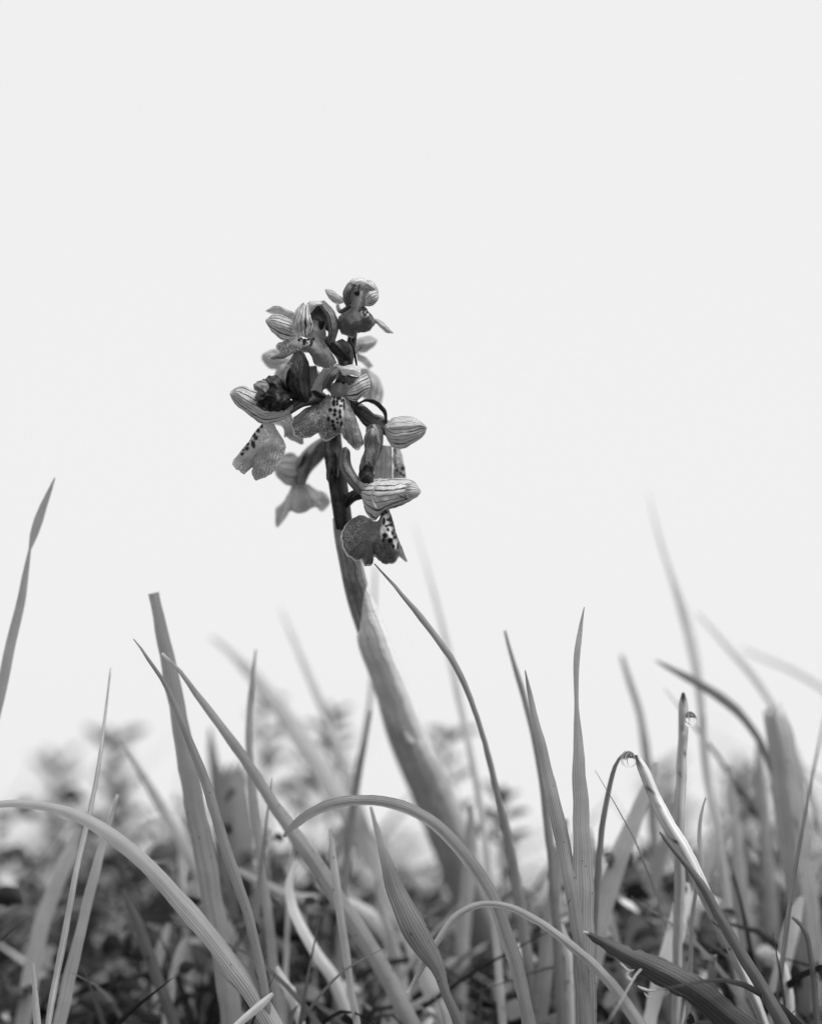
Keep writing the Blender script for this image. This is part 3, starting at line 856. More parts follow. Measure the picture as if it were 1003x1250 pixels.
# ---- lower right front flower
F = flower((444, 604, 0), 'lowest front flower with a striped closed hood and a dark rounded lip')
tube('ovary', F, [(416, 622, 6, 13), (426, 610, 4.5, 13), (436, 603, 2, 14), (448, 600, .5, 15)], M['stem'], twist=1.2, ribs=3, ribamp=.12)
tube('spur', F, [(422, 546, 1.6, 4), (421.6, 547.6, 1.6, 9), (421, 551, 1.5, 13), (420.5, 557, 1.4, 14.5), (421, 566, 1.2, 15), (427, 580, .6, 15), (436, 592, .2, 15), (447, 602, 0, 14)], M['spur'], nseg=18)
patch('sepal', F, [[(442, 609, 1.5), (446, 626, .8), (456, 636, .6), (470, 624, .6), (486, 619, .6), (501, 612, .5), (510, 606, .6)],
                   [(441, 605, .4), (449, 616, -2), (461, 621, -2.6), (474, 616, -2.8), (488, 611, -2.4), (501, 607, -1), (511, 604, .2)],
                   [(440, 601, 0), (450, 604, -3), (463, 606, -3.8), (476, 604, -3.8), (489, 602, -3.2), (501, 600, -1.4), (512, 601, 0)],
                   [(441, 596, .4), (451, 594, -2.2), (463, 594, -2.8), (476, 593, -2.8), (489, 592, -2.4), (501, 592, -1), (511, 597, .2)],
                   [(443, 592, 1.5), (452, 586, .6), (464, 584, .4), (477, 584, .4), (490, 583, .4), (501, 585, .5), (510, 593, .6)]], M['sepal_front'], d0=-.5, nt=52, ns=52)['label'] = 'large striped sepal closing the hood'
patch('petal', F, [[(493, 606, -.6), (501, 608, -1.6), (508, 607, -1), (514, 602, 0)], [(494, 600, -2), (501, 601, -3), (508, 600, -2), (514, 600, 0)], [(495, 593, -1), (501, 590, -2.4), (507, 591, -1.6), (513, 598, 0)]], M['sepal'], d0=-1, crumple=.1)
patch('throat_shade', F, [[(485, 603.5, -4.3), (492, 605, -3.9), (498, 609, -3.2)], [(487, 604.5, -4.3), (493, 608, -3.8), (498, 610.5, -3.1)]], M['dark'], nt=10, ns=6)  # thin dark sliver paints the hood's shaded notch
patch('lip', F, [[(450, 632, 1.8), (444, 629.5, 2), (437, 629, 2.6)],
                 [(452, 633, 1), (440, 634, 1.4), (425, 637.5, 2.4)],
                 [(453, 634, .4), (438, 643, .4), (416.5, 650, 2)],
                 [(454.5, 635, -.2), (438, 652, -.6), (416, 662, 1.6)],
                 [(456, 636, -.8), (441, 660, -1.4), (424, 677, 1)],
                 [(457, 636, -1), (445, 664, -2), (433, 685, .4)],
                 [(458, 636, -1.3), (448, 666, -2.4), (440.5, 684, 0)],
                 [(459, 636, -1.5), (450.5, 667, -2.6), (445, 691, -.2)],
                 [(460, 636, -1.8), (454, 666, -3), (454, 689.5, -.8)],
                 [(461, 635, -2), (457.5, 661, -3.2), (457, 679, -1.4)],
                 [(462, 634, -2.2), (462, 662, -3.6), (463, 685, -1.6)],
                 [(463, 631, -2.4), (466, 660, -4), (470, 689, -1.8)],
                 [(464, 628, -2.6), (471, 657, -4.2), (480, 687.5, -1.8)],
                 [(467, 625, -2.6), (476, 654, -4), (487, 682, -1.6)],
                 [(470, 623, -2.2), (477, 645, -3), (482, 663, -2.4), (489, 681, -1)],
                 [(473, 622, -1), (479.5, 640, -1.6), (485, 660, -1), (490, 673, 0), (497.5, 686.5, 1)],
                 [(475, 622, .6), (480.5, 638, .4), (484, 652, .6), (490, 667, 1.6)]], M['lip_dark'], nt=84, ns=130, ruffle=.12, margin=.5,
      spots=[(465.5, 627.5, 1.8), (470.5, 625.5, 1.7), (468, 628.5, .9), (468.5, 636.5, 1.3, 2.2), (473, 634.5, 1.1), (476.5, 634, 1.7, 1.2), (471.5, 642, 1.4), (474, 641, 1.0), (477.5, 640.5, 1.6),
             (473.5, 646.5, 1.4, 1.3), (479, 650.5, 1.4, 1.4), (480.5, 646.5, .9), (469.5, 654, 2.2), (468, 659.5, 1.4, 1.3), (475.5, 659.5, 2.2), (481.5, 656, 1.6), (480, 667, 1.1, 1.6), (485, 666.5, 1.1, 2.2)],
      pales=[(471, 637, 4.2, 12), (475, 650, 5, 9), (482, 664, 3, 6), (457, 680, 2.5, 3), (466, 650, 2.5, 8)])
v, f, uv = tube_mesh([P(464.5, 584, -3.6), P(460, 591, -4.8), P(456, 598, -5.1), (P(453, 606, -4.9)), P(455, 613, -4.4), P(459, 620, -4)],
                     [0.0001, 0.00022, 0.00017, 0.00014, 0.00017, 0.00026], nseg=8, n=24)
fib = build('plant_fibre', v, f, M['cap'], None, uv, {'spot': np.zeros(len(v)), 'pale': np.zeros(len(v))}, origin=P(459, 620, -4))
tag(fib, 'fine white fibre lying curved across the lowest striped hood', 'fibre')

# ---- lower left flower on the far side
G = flower((364, 582, 13), 'out of focus pale flower hanging low on the left of the stem')
tube('ovary', G, [(403, 537, 8, 18), (391, 547, 10, 22), (379, 560, 12, 24), (368, 577, 13, 22), (363, 596, 13, 16)], M['spur_pale'], ribs=3, ribamp=.12, twist=1.5)
patch('bract', G, [[(383, 546, 0), (372, 553, 0), (364, 568, 0)], [(386, 550, -1), (376, 558, -1), (366, 572, 0)]], M['bract'], d0=10.5)
patch('petal', G, [[(366, 592, 1), (350, 592, 0), (337, 581, 0), (334, 570, 0)], [(366, 580, -1), (352, 580, -2.4), (341, 575, -2), (335, 568, 0)],
                   [(366, 566, 0), (354, 567, -2), (343, 566, -1.6), (336, 566, 0)], [(366, 558, 1), (356, 552, 0), (345, 554, 0), (337, 563, .5)]], M['soft'], d0=13)
patch('lip', G, [[(356, 592, 1), (346, 612, 1.4), (336, 620, 2)], [(356, 592, .6), (347, 618, 1), (336.5, 643, 2)], [(357, 592, .2), (352, 616, 0), (348, 634, 1)],
                 [(358, 592, -.6), (356, 612, -.8), (354, 624, 0)], [(363, 592, -2), (363, 612, -2.4), (362, 627, -1)], [(369, 592, -1.6), (372, 610, -1.8), (374, 625, -.6)],
                 [(372, 592, -1), (381, 608, -1), (384, 620, 0)], [(374, 591, -.4), (388, 608, -.2), (394, 625, .8)], [(375, 591, 0), (392, 604, .2), (403, 613, 1)], [(376, 590, .6), (387, 597, .6), (398, 601, 1)]], M['soft_dim'], d0=13,
      nt=30, ns=60, pales=[(363, 610, 7, 13)])

# ---- pale back flower by the tip
H = flower((436, 422, 10), 'pale flower turned away behind the top of the spike')
tube('ovary', H, [(426, 436, 7, 10), (431, 428, 8.5, 10), (438, 422, 10, 9)], M['ovary'])
patch('sepal', H, [[(434, 431, 1), (446, 430, 0), (455, 424, 0), (460, 417, 0)], [(434, 422, -1), (446, 420, -2), (454, 417, -1.5), (460, 415, 0)], [(435, 414, 1), (444, 410, 0), (453, 410, 0), (459, 413, 0)]], M['soft'], d0=11)
patch('petal', H, [[(436, 440, 0), (444, 445, 0), (450, 450, 0)], [(434, 430, -1), (446, 436, -1), (456, 446, 0)]], M['soft'], d0=11)
# ---- bracts along the spike
for rails in ([[(434, 447, 3), (431, 430, 1.5), (428, 412, 1)], [(436, 447, 3), (433.5, 430, .8), (429, 412, .8)]],
              [[(418, 440, 3), (408, 432, 1), (402, 418, 0)], [(426, 440, 2), (420, 428, 0), (409, 417, -.3)], [(432, 436, 3), (430, 425, 2), (418, 413, 1)]],
              [[(398, 492, 3), (388, 486, 1.5), (381, 478, 1)], [(401, 486, 2), (393, 481, .5), (384, 476, .5)]],
              [[(404, 556, 5), (399, 566, 5), (398, 585, 4)], [(407, 560, 3), (402.5, 570, 2.5), (402, 592, 3)], [(410, 570, 3), (406, 580, 2.6), (404, 600, 3.6)]],
              [[(397, 540, 4), (399, 556, 3), (405, 578, 3)], [(406, 538, 2), (407, 556, 1.2), (409, 580, 2)], [(414, 540, 3), (414, 556, 2.5), (413, 582, 3)]]):
    patch('bract', orchid, rails, M['bract'], nt=18, ns=12, bulge=.2)

# ------------------------------------------------------------------ grass blades one can pick out
blade('grass_shoot', 'broad upright blade with its tip bitten off square, left of the orchid',
      [(187, 724, 13, 10), (193, 755, 14, 10), (200, 790, 17, 10), (213, 850, 20, 10), (226, 920, 23, 10), (243, 1010, 25, 11), (262, 1120, 26, 12), (280, 1220, 26, 12)], 0.75, fold=.2, ragged=.25, m=13)
blade('grass_shoot', 'slender dark-edged blade crossing in front of the bitten-off blade',
      [(163, 780, 1.5, 4), (182, 806, 4, 3), (202, 836, 6, 3), (222, 880, 9, 2), (244, 935, 12, 2), (266, 1000, 14, 1), (288, 1070, 14, 0), (310, 1140, 13, 0), (328, 1240, 12, 0)], 0.50, 'grass_sharp', fold=.5, twist=(.3, .7))
blade('grass_shoot', 'long pale-tipped blade slanting down to the right of the bitten-off blade',
      [(198, 797, 3, 4), (218, 818, 5, 4), (245, 855, 8, 5), (285, 908, 12, 6), (325, 968, 14, 8), (372, 1035, 18, 10), (420, 1110, 20, 12), (485, 1215, 22, 14)], 0.85, fold=.3, pales=[(198, 797, 3)])
blade('grass_shoot', 'wide blurred blade slanting down behind the pale-tipped blade',
      [(258, 778, 4.0, 60.0), (285, 800, 8.0, 54.7), (312, 828, 17.0, 49.3), (345, 872, 20.0, 44.0), (385, 930, 23.0, 38.7), (430, 1000, 25.0, 33.3), (480, 1090, 26.0, 28.0)], 1.05, fold=.2)
blade('grass_shoot', 'lance-shaped blade tip leaning away from the orchid at the edge of the meadow',
      [(67, 583, 1.5, 9), (60, 601, 6, 9), (50, 626, 10, 9), (42, 650, 10, 9), (38, 664, 4, 9), (32, 700, 8, 9), (15, 780, 12, 9), (-10, 900, 13, 9), (-40, 1100, 13, 9)], 0.8, fold=.3, twist=(.1, .5))
blade('grass_stalk', 'thread-thin straight stalk rising left of the bitten-off blade',
      [(135, 815, 2, 7), (130, 860, 3, 7), (122, 925, 5, 6), (108, 1000, 6, 6), (90, 1080, 7, 5), (75, 1160, 8, 5), (60, 1240, 8, 5)], 1.05, 'cane', cane=True, cat='grass stalk')
blade('grass_shoot', 'straight blade with a pale tip leaning beside the thread-thin stalk',
      [(144, 970, 4, 10), (134, 1005, 7, 10), (118, 1060, 11, 9), (98, 1140, 14, 9), (75, 1240, 16, 9)], 1.1, fold=.3, pales=[(144, 972, 4)])
blade('grass_shoot', 'long arching blade bowing over away from the orchid, ribbed lengthwise',
      [(-70, 1010, 4, 2), (-20, 985, 8, 0), (38, 982, 11, -1), (80, 990, 14, -1), (125, 1012, 18, -1), (170, 1048, 20, -1), (215, 1095, 22, 0), (262, 1150, 24, 0), (318, 1225, 25, 0)], 0.80, 'grass_sharp', fold=.35, twist=(.5, .1))
blade('grass_shoot', 'blade bent over in a high arch in front of the orchid stem',
      [(347, 1022, 5, 4), (360, 1008, 11, 3), (382, 992, 14, 1), (412, 981, 15, 0), (447, 978, 15, 0), (485, 984, 16, 0), (522, 1002, 17, 0), (558, 1035, 18, 0), (590, 1080, 19, 1), (612, 1130, 19, 2), (630, 1190, 19, 3), (642, 1245, 19, 3)], 0.85, 'grass_sharp', fold=.55, twist=(-.6, -.35), n=60)
blade('grass_shoot', 'short broad ribbed leaf with a pointed base below the high arch',
      [(452, 985, 3, 10), (462, 1020, 8, 6), (472, 1056, 16, 1), (485, 1092, 24, 0), (503, 1130, 30, -1), (522, 1163, 26, -1), (536, 1190, 15, -1), (545, 1214, 11, -1), (560, 1250, 16, -1)], 0.48, 'grass_sharp', fold=.25, twist=(.2, -.35), n=50)
blade('grass_shoot', 'thin blade arched low over the turf with its tip touching down below the ribbed leaf',
      [(498, 1213, 5, 0), (515, 1183, 8, 0), (535, 1148, 9, 0), (558, 1118, 9, 0), (585, 1105, 9, 0), (615, 1106, 9, -1), (650, 1122, 10, -1), (690, 1150, 11, -2), (730, 1185, 13, -2), (772, 1240, 16, -2)], 1.1, 'grass_sharp', fold=.5, twist=(-.5, -.2), n=60, pales=[(498, 1212, 5)])
torn = blade('grass_shoot', 'dark torn leaf with a frayed lower edge lying low beside the drop-bearing stalk',
      [(712, 1137, 4, -2), (735, 1150, 13, -2), (765, 1167, 22, -3), (800, 1183, 30, -3), (838, 1203, 36, -4), (875, 1229, 36, -4), (915, 1262, 34, -4)], 0.17, 'grass_sharp', fold=.45, twist=(.2, -.4), n=60, m=13, rough_edge=.5,
      pales=[(712, 1137, 2.5), (763, 1181, 2.2), (768, 1188, 2.6), (775, 1193, 2), (771, 1195, 2.4), (790, 1210, 2), (782, 1205, 2), (808, 1215, 2)], cat='grass leaf')
for shred in ([(757, 1176, 1.2), (763, 1182, 3), (768, 1186, 3.5), (774, 1184, 1.5)], [(768, 1186, 2), (765, 1191, 4), (770, 1197, 4), (776, 1194, 1)],
              [(778, 1204, 1), (786, 1208, 3.5), (794, 1210, 3), (806, 1208, 1.2)], [(786, 1212, 1), (790, 1217, 2.5), (797, 1220, 1)]):
    rows = np.array([np.append(P(a[0], a[1], -4.6), a[2] * PX) for a in shred])
    v, f, uv = ribbon(rows, .4, (.3, -.5), 14, 5)
    build('shred', v, f, M['cap'], torn, uv, {'spot': np.zeros(len(v)), 'pale': np.zeros(len(v))})
blade('grass_shoot', 'tallest sharp ribbed blade standing straight with a hooked tip right of the orchid',
      [(713, 741, 1.2, 1), (709, 762, 5, 1), (705, 790, 8, 0), (703, 830, 7, 0), (704, 862, 6, 0), (706, 900, 12, 0), (708, 950, 18, 0), (711, 1020, 23, 0), (713, 1090, 26, 0), (715, 1170, 27, 0), (717, 1245, 26, 0)], 0.82, 'grass_sharp', fold=.2, twist=(.5, 0), n=70, m=9)
blade('grass_shoot', 'sharp ribbed blade converging on the tallest blade from the left',
      [(641, 818, 1.2, 2), (646, 845, 6, 2), (654, 885, 10, 1), (664, 925, 14, 1), (676, 975, 17, 0), (688, 1030, 18, 0), (700, 1095, 17, -1), (709, 1160, 16, -1), (716, 1235, 14, -1)], 0.68, 'grass_sharp', fold=.35, twist=(.2, .4), n=60)
blade('grass_shoot', 'dim narrow blade crossing behind the sharp blade left of the tallest one',
      [(616, 770, 3, 14), (624, 800, 5, 14), (634, 832, 7, 14), (648, 880, 8, 14), (662, 950, 9, 14), (672, 1040, 11, 14), (680, 1150, 12, 14)], 0.6, fold=.4)
blade('grass_shoot', 'long narrow blade whose tip reaches the lowest orchid lip',
      [(457, 688, 1.5, 0), (475, 708, 4, 0), (500, 737, 7, 0), (528, 772, 8, 1), (553, 808, 8, 2), (574, 852, 7, 4), (590, 900, 7, 7), (605, 960, 9, 11), (620, 1020, 12, 15), (632, 1085, 15, 18), (645, 1170, 16, 20)], 0.62, 'grass_sharp', fold=.5, twist=(.3, .6), n=70)
blade('grass_shoot', 'faint tall blade rising behind the blade that touches the lowest lip',
      [(505, 640, 0.8, 52.0), (520, 690, 2.8, 47.3), (537, 752, 5.7, 42.7), (553, 820, 7.1, 38.0), (568, 890, 7.8, 33.3), (584, 970, 8.5, 28.7), (596, 1060, 9.3, 24.0)], 1.05, fold=.3)  # tone lightened to paint the bright veil over far blades
blade('grass_stalk', 'faint straight stalk standing behind the middle of the orchid stem',
      [(458, 690, 3, 39), (456, 760, 4, 39), (452, 850, 5, 39), (440, 920, 6, 39), (425, 985, 8, 39), (405, 1080, 9, 39)], 0.75, 'cane', cane=True, cat='grass stalk')
blade('grass_stalk', 'blurred blade rising from behind the left end of the high arch',
      [(452, 868, 4, 26), (445, 905, 7, 26), (436, 950, 9, 26), (428, 1000, 10, 26), (420, 1090, 11, 26)], 0.62, fold=.3, cat='grass blade')
blade('grass_stalk', 'pale cut stalk with dark joints and a water drop at its slanting tip',
      [(776, 923, 7, 1), (783, 938, 13, 1), (795, 967, 15, 1), (812, 1000, 17, 1), (832, 1034, 17, 1), (850, 1072, 16, 1), (866, 1105, 15, 2), (886, 1145, 12, 4), (906, 1190, 12, 6), (930, 1245, 12, 8)], 1.15, 'cane', cane=True, n=90, cat='grass stalk',
      spots=[(774, 921, 4.6), (777, 927, 3.4), (781, 934, 1.6), (805, 985, 1.2), (822, 1012, 1.3), (846, 1060, 1.3), (786, 955, 1.8), (790, 962, 2.2), (794, 959, 1.5), (797, 968, .9), (812, 1018, 2), (824, 1027, 2), (828, 1029, 2), (819, 1025, 1.4), (874, 1122, 2.4), (878, 1131, 2.2), (870, 1127, 1.6)])
blade('grass_shoot', 'thin dark blade running down in front of the cut drop-bearing stalk',
      [(805, 1016, 2, -1), (818, 1032, 6, -1), (838, 1056, 8, -1), (858, 1084, 10, -1), (880, 1122, 12, -1), (905, 1165, 14, -1), (932, 1208, 16, -1), (955, 1250, 17, -1)], 0.32, 'grass_sharp', fold=.5, twist=(.3, .2), n=50)
blade('grass_stalk', 'upright cut stalk with a blackened tip and a clinging drop',
      [(834, 846, 4, 8), (834, 856, 10, 8), (834, 880, 12, 8), (833, 915, 12, 8), (832, 950, 13, 8), (830, 1000, 13, 8), (829, 1080, 13, 10), (826, 1180, 12, 12)], 0.85, 'cane', cane=True, n=90, cat='grass stalk',
      spots=[(834, 848, 5), (834, 855, 4), (830, 862, 2), (838, 861, 2), (829, 947, 2.5), (836, 948, 2.5), (833, 890, 1.6), (830, 905, 1.2), (836, 921, 1.4)])
blade('grass_shoot', 'tiny wavy blade standing against the cut drop-bearing stalk',
      [(861, 974, 2, 3), (857, 990, 4, 3), (854, 1012, 5, 3), (854, 1035, 6, 3), (857, 1055, 6, 3), (852, 1075, 5, 3), (846, 1110, 5, 4), (842, 1180, 6, 6)], 0.9, fold=.3, twist=(.5, -.3))
blade('grass_shoot', 'widest grey blade with a ragged cut top, far right beyond the stalks',
      [(943, 866, 26, 24), (950, 900, 33, 24), (959, 950, 36, 24), (968, 1010, 38, 24), (978, 1080, 38, 24), (990, 1200, 38, 24)], 0.85, fold=.5, ragged=.9, m=17, pales=[(938, 868, 5), (950, 864, 4), (956, 870, 5), (944, 872, 4)], cat='grass blade')
blade('grass_shoot', 'dark blurred blade bending sideways above the upright cut stalk',
      [(800, 806, 2, 30), (818, 816, 7, 30), (845, 830, 11, 30), (872, 846, 12, 30), (900, 868, 12, 30), (925, 900, 10, 30), (945, 950, 10, 30), (958, 1040, 10, 30)], 0.32, fold=.4, twist=(.4, .2))
blade('grass_shoot', 'very faint tall blade rising highest on the right of the meadow',
      [(790, 600, 0.8, 52.0), (803, 650, 3.4, 48.3), (820, 705, 6.0, 44.6), (836, 755, 11.9, 40.9), (848, 800, 12.8, 37.1), (854, 850, 10.2, 33.4), (862, 940, 10.2, 29.7), (880, 1040, 10.2, 26.0)], 1.05, fold=.3)  # veiling haze is put into this lighter tone
blade('grass_shoot', 'faint slanting blade above the widest cut-topped blade',
      [(850, 748, 2.2, 52.0), (875, 776, 5.0, 49.2), (902, 806, 6.5, 46.4), (930, 842, 7.2, 43.6), (958, 890, 7.9, 40.8), (985, 960, 8.6, 38.0)], 1.10, fold=.3)  # paler tone imitates haze over the distance
blade('grass_shoot', 'second faint blade drooping beyond the widest cut-topped blade',
      [(905, 792, 2.2, 64.0), (935, 805, 4.3, 61.2), (965, 818, 5.0, 58.4), (995, 835, 5.8, 55.6), (1040, 880, 6.5, 52.8), (1070, 980, 7.2, 50.0)], 1.20, fold=.3)  # palest tone here, haze painted into the blade colour
blade('grass_shoot', 'narrow blurred blade with a dull tip behind the drop at the slanting stalk',
      [(758, 800, 4, 39), (767, 828, 7, 39), (778, 862, 8, 39), (786, 900, 9, 39), (792, 960, 10, 39), (800, 1060, 10, 39)], 0.7, fold=.3)
blade('grass_shoot', 'broad pale blade slanting up behind the slanting cut stalk',
      [(800, 930, 4, 20), (792, 955, 14, 20), (775, 1000, 20, 20), (755, 1052, 23, 20), (737, 1105, 24, 20), (722, 1170, 24, 20)], 1.15, fold=.25)
blade('grass_shoot', 'curved thin blade that the slanting stalk drop leans on',
      [(764, 918, 3, 4), (755, 927, 4, 4), (748, 945, 6, 5), (741, 975, 7, 6), (735, 1010, 8, 7), (730, 1060, 9, 8), (724, 1150, 10, 10)], 0.50, fold=.4, twist=(.4, .6))
blade('dry_leaf', 'curled bleached leaf hanging below the left end of the high arch',
      [(362, 1050, 5, 18), (354, 1075, 12, 17), (358, 1105, 15, 17), (370, 1135, 15, 17), (388, 1165, 16, 18), (408, 1195, 16, 20), (425, 1240, 15, 22)], 1.7, fold=.35, twist=(.8, -.2), cat='dry leaf')
blade('grass_shoot', 'thin upright blade standing between the bitten-off blade and the orchid',
      [(312, 793, 2, 18), (308, 830, 6, 18), (304, 880, 8, 18), (305, 930, 9, 18), (312, 1000, 10, 18), (322, 1080, 11, 18), (335, 1190, 13, 18)], 0.95, fold=.3)
blade('grass_shoot', 'very wide blurred leaf with a blunt top between the bitten-off blade and orchid',
      [(278, 936, 36, 42), (282, 970, 40, 42), (288, 1020, 44, 42), (296, 1080, 46, 42), (308, 1150, 46, 42)], 0.62, fold=.3, ragged=.8, m=13, cat='grass blade')
blade('grass_shoot', 'blurred dark triangular blade tip behind the very wide leaf',
      [(256, 888, 2, 45), (258, 910, 8, 45), (261, 930, 12, 45), (264, 970, 13, 45), (268, 1060, 14, 45)], 0.5, fold=.3)
blade('grass_shoot', 'faint narrow blade leaning towards the middle of the orchid stem',
      [(342, 742, 1.8, 55.0), (356, 775, 5.4, 51.2), (375, 820, 8.1, 47.3), (396, 872, 10.8, 43.5), (420, 935, 12.6, 39.7), (445, 1010, 13.5, 35.8), (468, 1110, 13.5, 32.0)], 1.10, fold=.3)  # haze imitated by a lighter blade tone
blade('dry_leaf', 'bleached spotted dead leaf standing between the two cut stalks',
      [(838, 1078, 6, 14), (834, 1095, 18, 14), (827, 1125, 22, 14), (818, 1160, 22, 14), (806, 1195, 20, 14), (796, 1240, 18, 14)], 1.85, 'cane', fold=.2, rough_edge=.4, cat='dry leaf',
      spots=[(835, 1085, 4), (828, 1095, 3), (822, 1115, 3), (831, 1130, 3.5), (836, 1112, 3), (826, 1142, 2.5), (841, 1122, 2.5)], n=50)
blade('dry_leaf', 'pale bent stalk end with a small dark curl, far right near the turf',
      [(978, 1095, 6, 18), (970, 1120, 18, 18), (960, 1160, 20, 18), (948, 1200, 20, 18), (940, 1250, 20, 18)], 1.4, fold=.4, cat='dry leaf')
blade('grass_shoot', 'short dark hooked blade in front of the pale bent stalk end',
      [(966, 1120, 3, 6), (975, 1127, 5, 6), (983, 1140, 6, 6), (990, 1170, 7, 6), (996, 1240, 8, 6)], 0.35, fold=.4)
blade('grass_shoot', 'narrow blade rising below the left end of the high arch',
      [(402, 1012, 4, 8), (406, 1045, 9, 8), (413, 1095, 11, 8), (421, 1150, 11, 8), (428, 1200, 10, 8), (436, 1250, 10, 8)], 0.95, fold=.4, twist=(.4, .6))
blade('grass_shoot', 'pale blade curving sideways behind the ribbed leaf',
      [(288, 1062, 7, 26), (320, 1078, 10, 26), (350, 1092, 11, 27), (385, 1098, 14, 28), (420, 1102, 16, 28), (455, 1120, 17, 28), (480, 1160, 17, 28), (495, 1230, 17, 28)], 1.2, fold=.4, twist=(.2, .4))
blade('dry_leaf', 'small bright curled tip poking up beneath the long arching blade',
      [(333, 1213, 4, -3), (322, 1224, 9, -3), (308, 1236, 10, -3), (292, 1250, 9, -3)], 1.75, fold=.4, cat='dry leaf')
blade('grass_shoot', 'stout blurred blade behind the sharp pair, right of the high arch',
      [(690, 1000, 6, 20), (684, 1040, 15, 20), (676, 1090, 18, 20), (668, 1150, 19, 20), (660, 1230, 19, 20)], 0.85, fold=.35)
blade('grass_shoot', 'dim straight blade leaning behind the short ribbed leaf',
      [(575, 985, 4, 30), (574, 1020, 14, 30), (572, 1070, 17, 30), (567, 1130, 18, 30), (560, 1210, 18, 30)], 1.05, fold=.35)
blade('grass_shoot', 'narrow pale blade leaning left under the torn dark leaf',
      [(720, 1012, 3, 25), (728, 1060, 9, 25), (742, 1120, 12, 24), (760, 1180, 13, 24), (778, 1245, 13, 24)], 0.9, fold=.3)
blade('grass_shoot', 'broad dim blade crossing towards the root of the slanting cut stalk',
      [(760, 1100, 4, 30), (790, 1060, 14, 30), (815, 1020, 15, 30), (795, 1080, 16, 31), (770, 1150, 18, 32), (750, 1230, 18, 33)][2:], 0.8, fold=.3)
blade('grass_shoot', 'blurred upright blade between the upright cut stalk and widest blade',
      [(890, 935, 4, 34), (893, 970, 12, 34), (898, 1020, 15, 34), (905, 1090, 17, 34), (912, 1190, 18, 34)], 1.1, fold=.3)
blade('grass_shoot', 'second blurred blade close beside the widest cut-topped blade',
      [(925, 900, 4, 38), (928, 950, 13, 38), (933, 1010, 16, 38), (940, 1090, 18, 38), (948, 1200, 18, 38)], 0.85, fold=.3)
blade('grass_shoot', 'leaning dim blade starting below the bitten-off blade base',
      [(150, 1085, 4, 18), (165, 1120, 12, 18), (182, 1165, 15, 18), (200, 1215, 15, 18), (215, 1260, 15, 18)], 0.35, fold=.35)
blade('grass_shoot', 'blurred slanting blade behind the long arching blade',
      [(150, 905, 3, 30), (175, 950, 9, 30), (205, 1000, 13, 30), (235, 1052, 16, 29), (265, 1110, 18, 28), (300, 1190, 18, 27)], 1.15, fold=.3)
blade('grass_shoot', 'short pale blade leaning out from the turf behind the thread-thin stalk',
      [(98, 1010, 6, 24), (85, 1040, 16, 24), (68, 1080, 19, 24), (52, 1125, 20, 24), (38, 1190, 20, 24)], 1.2, fold=.3)
blade('grass_shoot', 'sliver of blade at the foot of the straight pale-tipped blade',
      [(40, 1176, 3, 0), (42, 1200, 6, 0), (46, 1250, 9, 0)], 1.1, fold=.3)

for lab, pts, tn in (('bleached leaf tip dangling behind the thread-thin stalk', [(226, 1146, 5, 22), (222, 1160, 12, 22), (217, 1176, 14, 22), (212, 1195, 12, 22), (206, 1240, 11, 22)], 1.7),
                     ('pale drop-shaped leaf tip below the long arching blade', [(206, 1128, 4, 26), (202, 1145, 11, 26), (197, 1162, 14, 26), (193, 1178, 10, 26), (190, 1230, 9, 26)], 1.6),
                     ('bleached curled leaf low between the bitten-off blade and the orchid', [(338, 1180, 5, 14), (346, 1196, 13, 14), (356, 1212, 15, 14), (364, 1236, 12, 14)], 1.6),
                     ('pale sideways leaf behind the long arching blade', [(176, 1002, 5, 34), (192, 998, 12, 34), (208, 1000, 13, 34), (218, 1012, 12, 34), (222, 1060, 10, 34)], 1.6),
                     ('pale dead leaf scrap at the foot of the sharp blades', [(686, 1128, 5, 16), (690, 1148, 13, 16), (694, 1168, 12, 16), (696, 1215, 10, 16)], 1.6),
                     ('pale folded leaf behind the cut slanting stalk', [(905, 985, 5, 30), (888, 1012, 14, 30), (868, 1045, 18, 30), (852, 1085, 18, 30), (842, 1140, 16, 30)], 1.2),
                     ('bleached broken leaf low on the far right', [(945, 1160, 5, 12), (955, 1180, 12, 12), (962, 1202, 13, 12), (966, 1240, 10, 12)], 1.5)):
    blade('dry_leaf', lab, pts, tn, fold=.45, twist=(.5, -.3), cat='dry leaf', rough_edge=.3)

# ------------------------------------------------------------------ water drops
def drop(x, y, r, d, label, sq=1.0):
    c = P(x, y, d)
    vs, fs = [], []
    nr, ns = 14, 20
    R = r * PX
    for i in range(nr + 1):
        t = math.pi * i / nr
        for j in range(ns):
            a = 2 * math.pi * j / ns
            k = 1 + 0.12 * math.cos(t)                   # a little heavier below
            vs.append((c[0] + R * math.sin(t) * math.cos(a) / k, c[1] + R * math.sin(t) * math.sin(a) / k, c[2] + R * sq * math.cos(t)))
    for i in range(nr):
        for j in range(ns):
            j2 = (j + 1) % ns
            fs.append((i * ns + j, (i + 1) * ns + j, (i + 1) * ns + j2, i * ns + j2))
    o = build('water_drop', vs, fs, M['water'], None, origin=c)
    return tag(o, label, 'water drop', 'dew drops on the cut stalks')


drop(767, 927, 9.5, 1, 'round clear drop at the tip of the slanting cut stalk', 1.08)
drop(842, 878, 8.5, 6.5, 'clear drop clinging to the side of the upright cut stalk', 1.15)

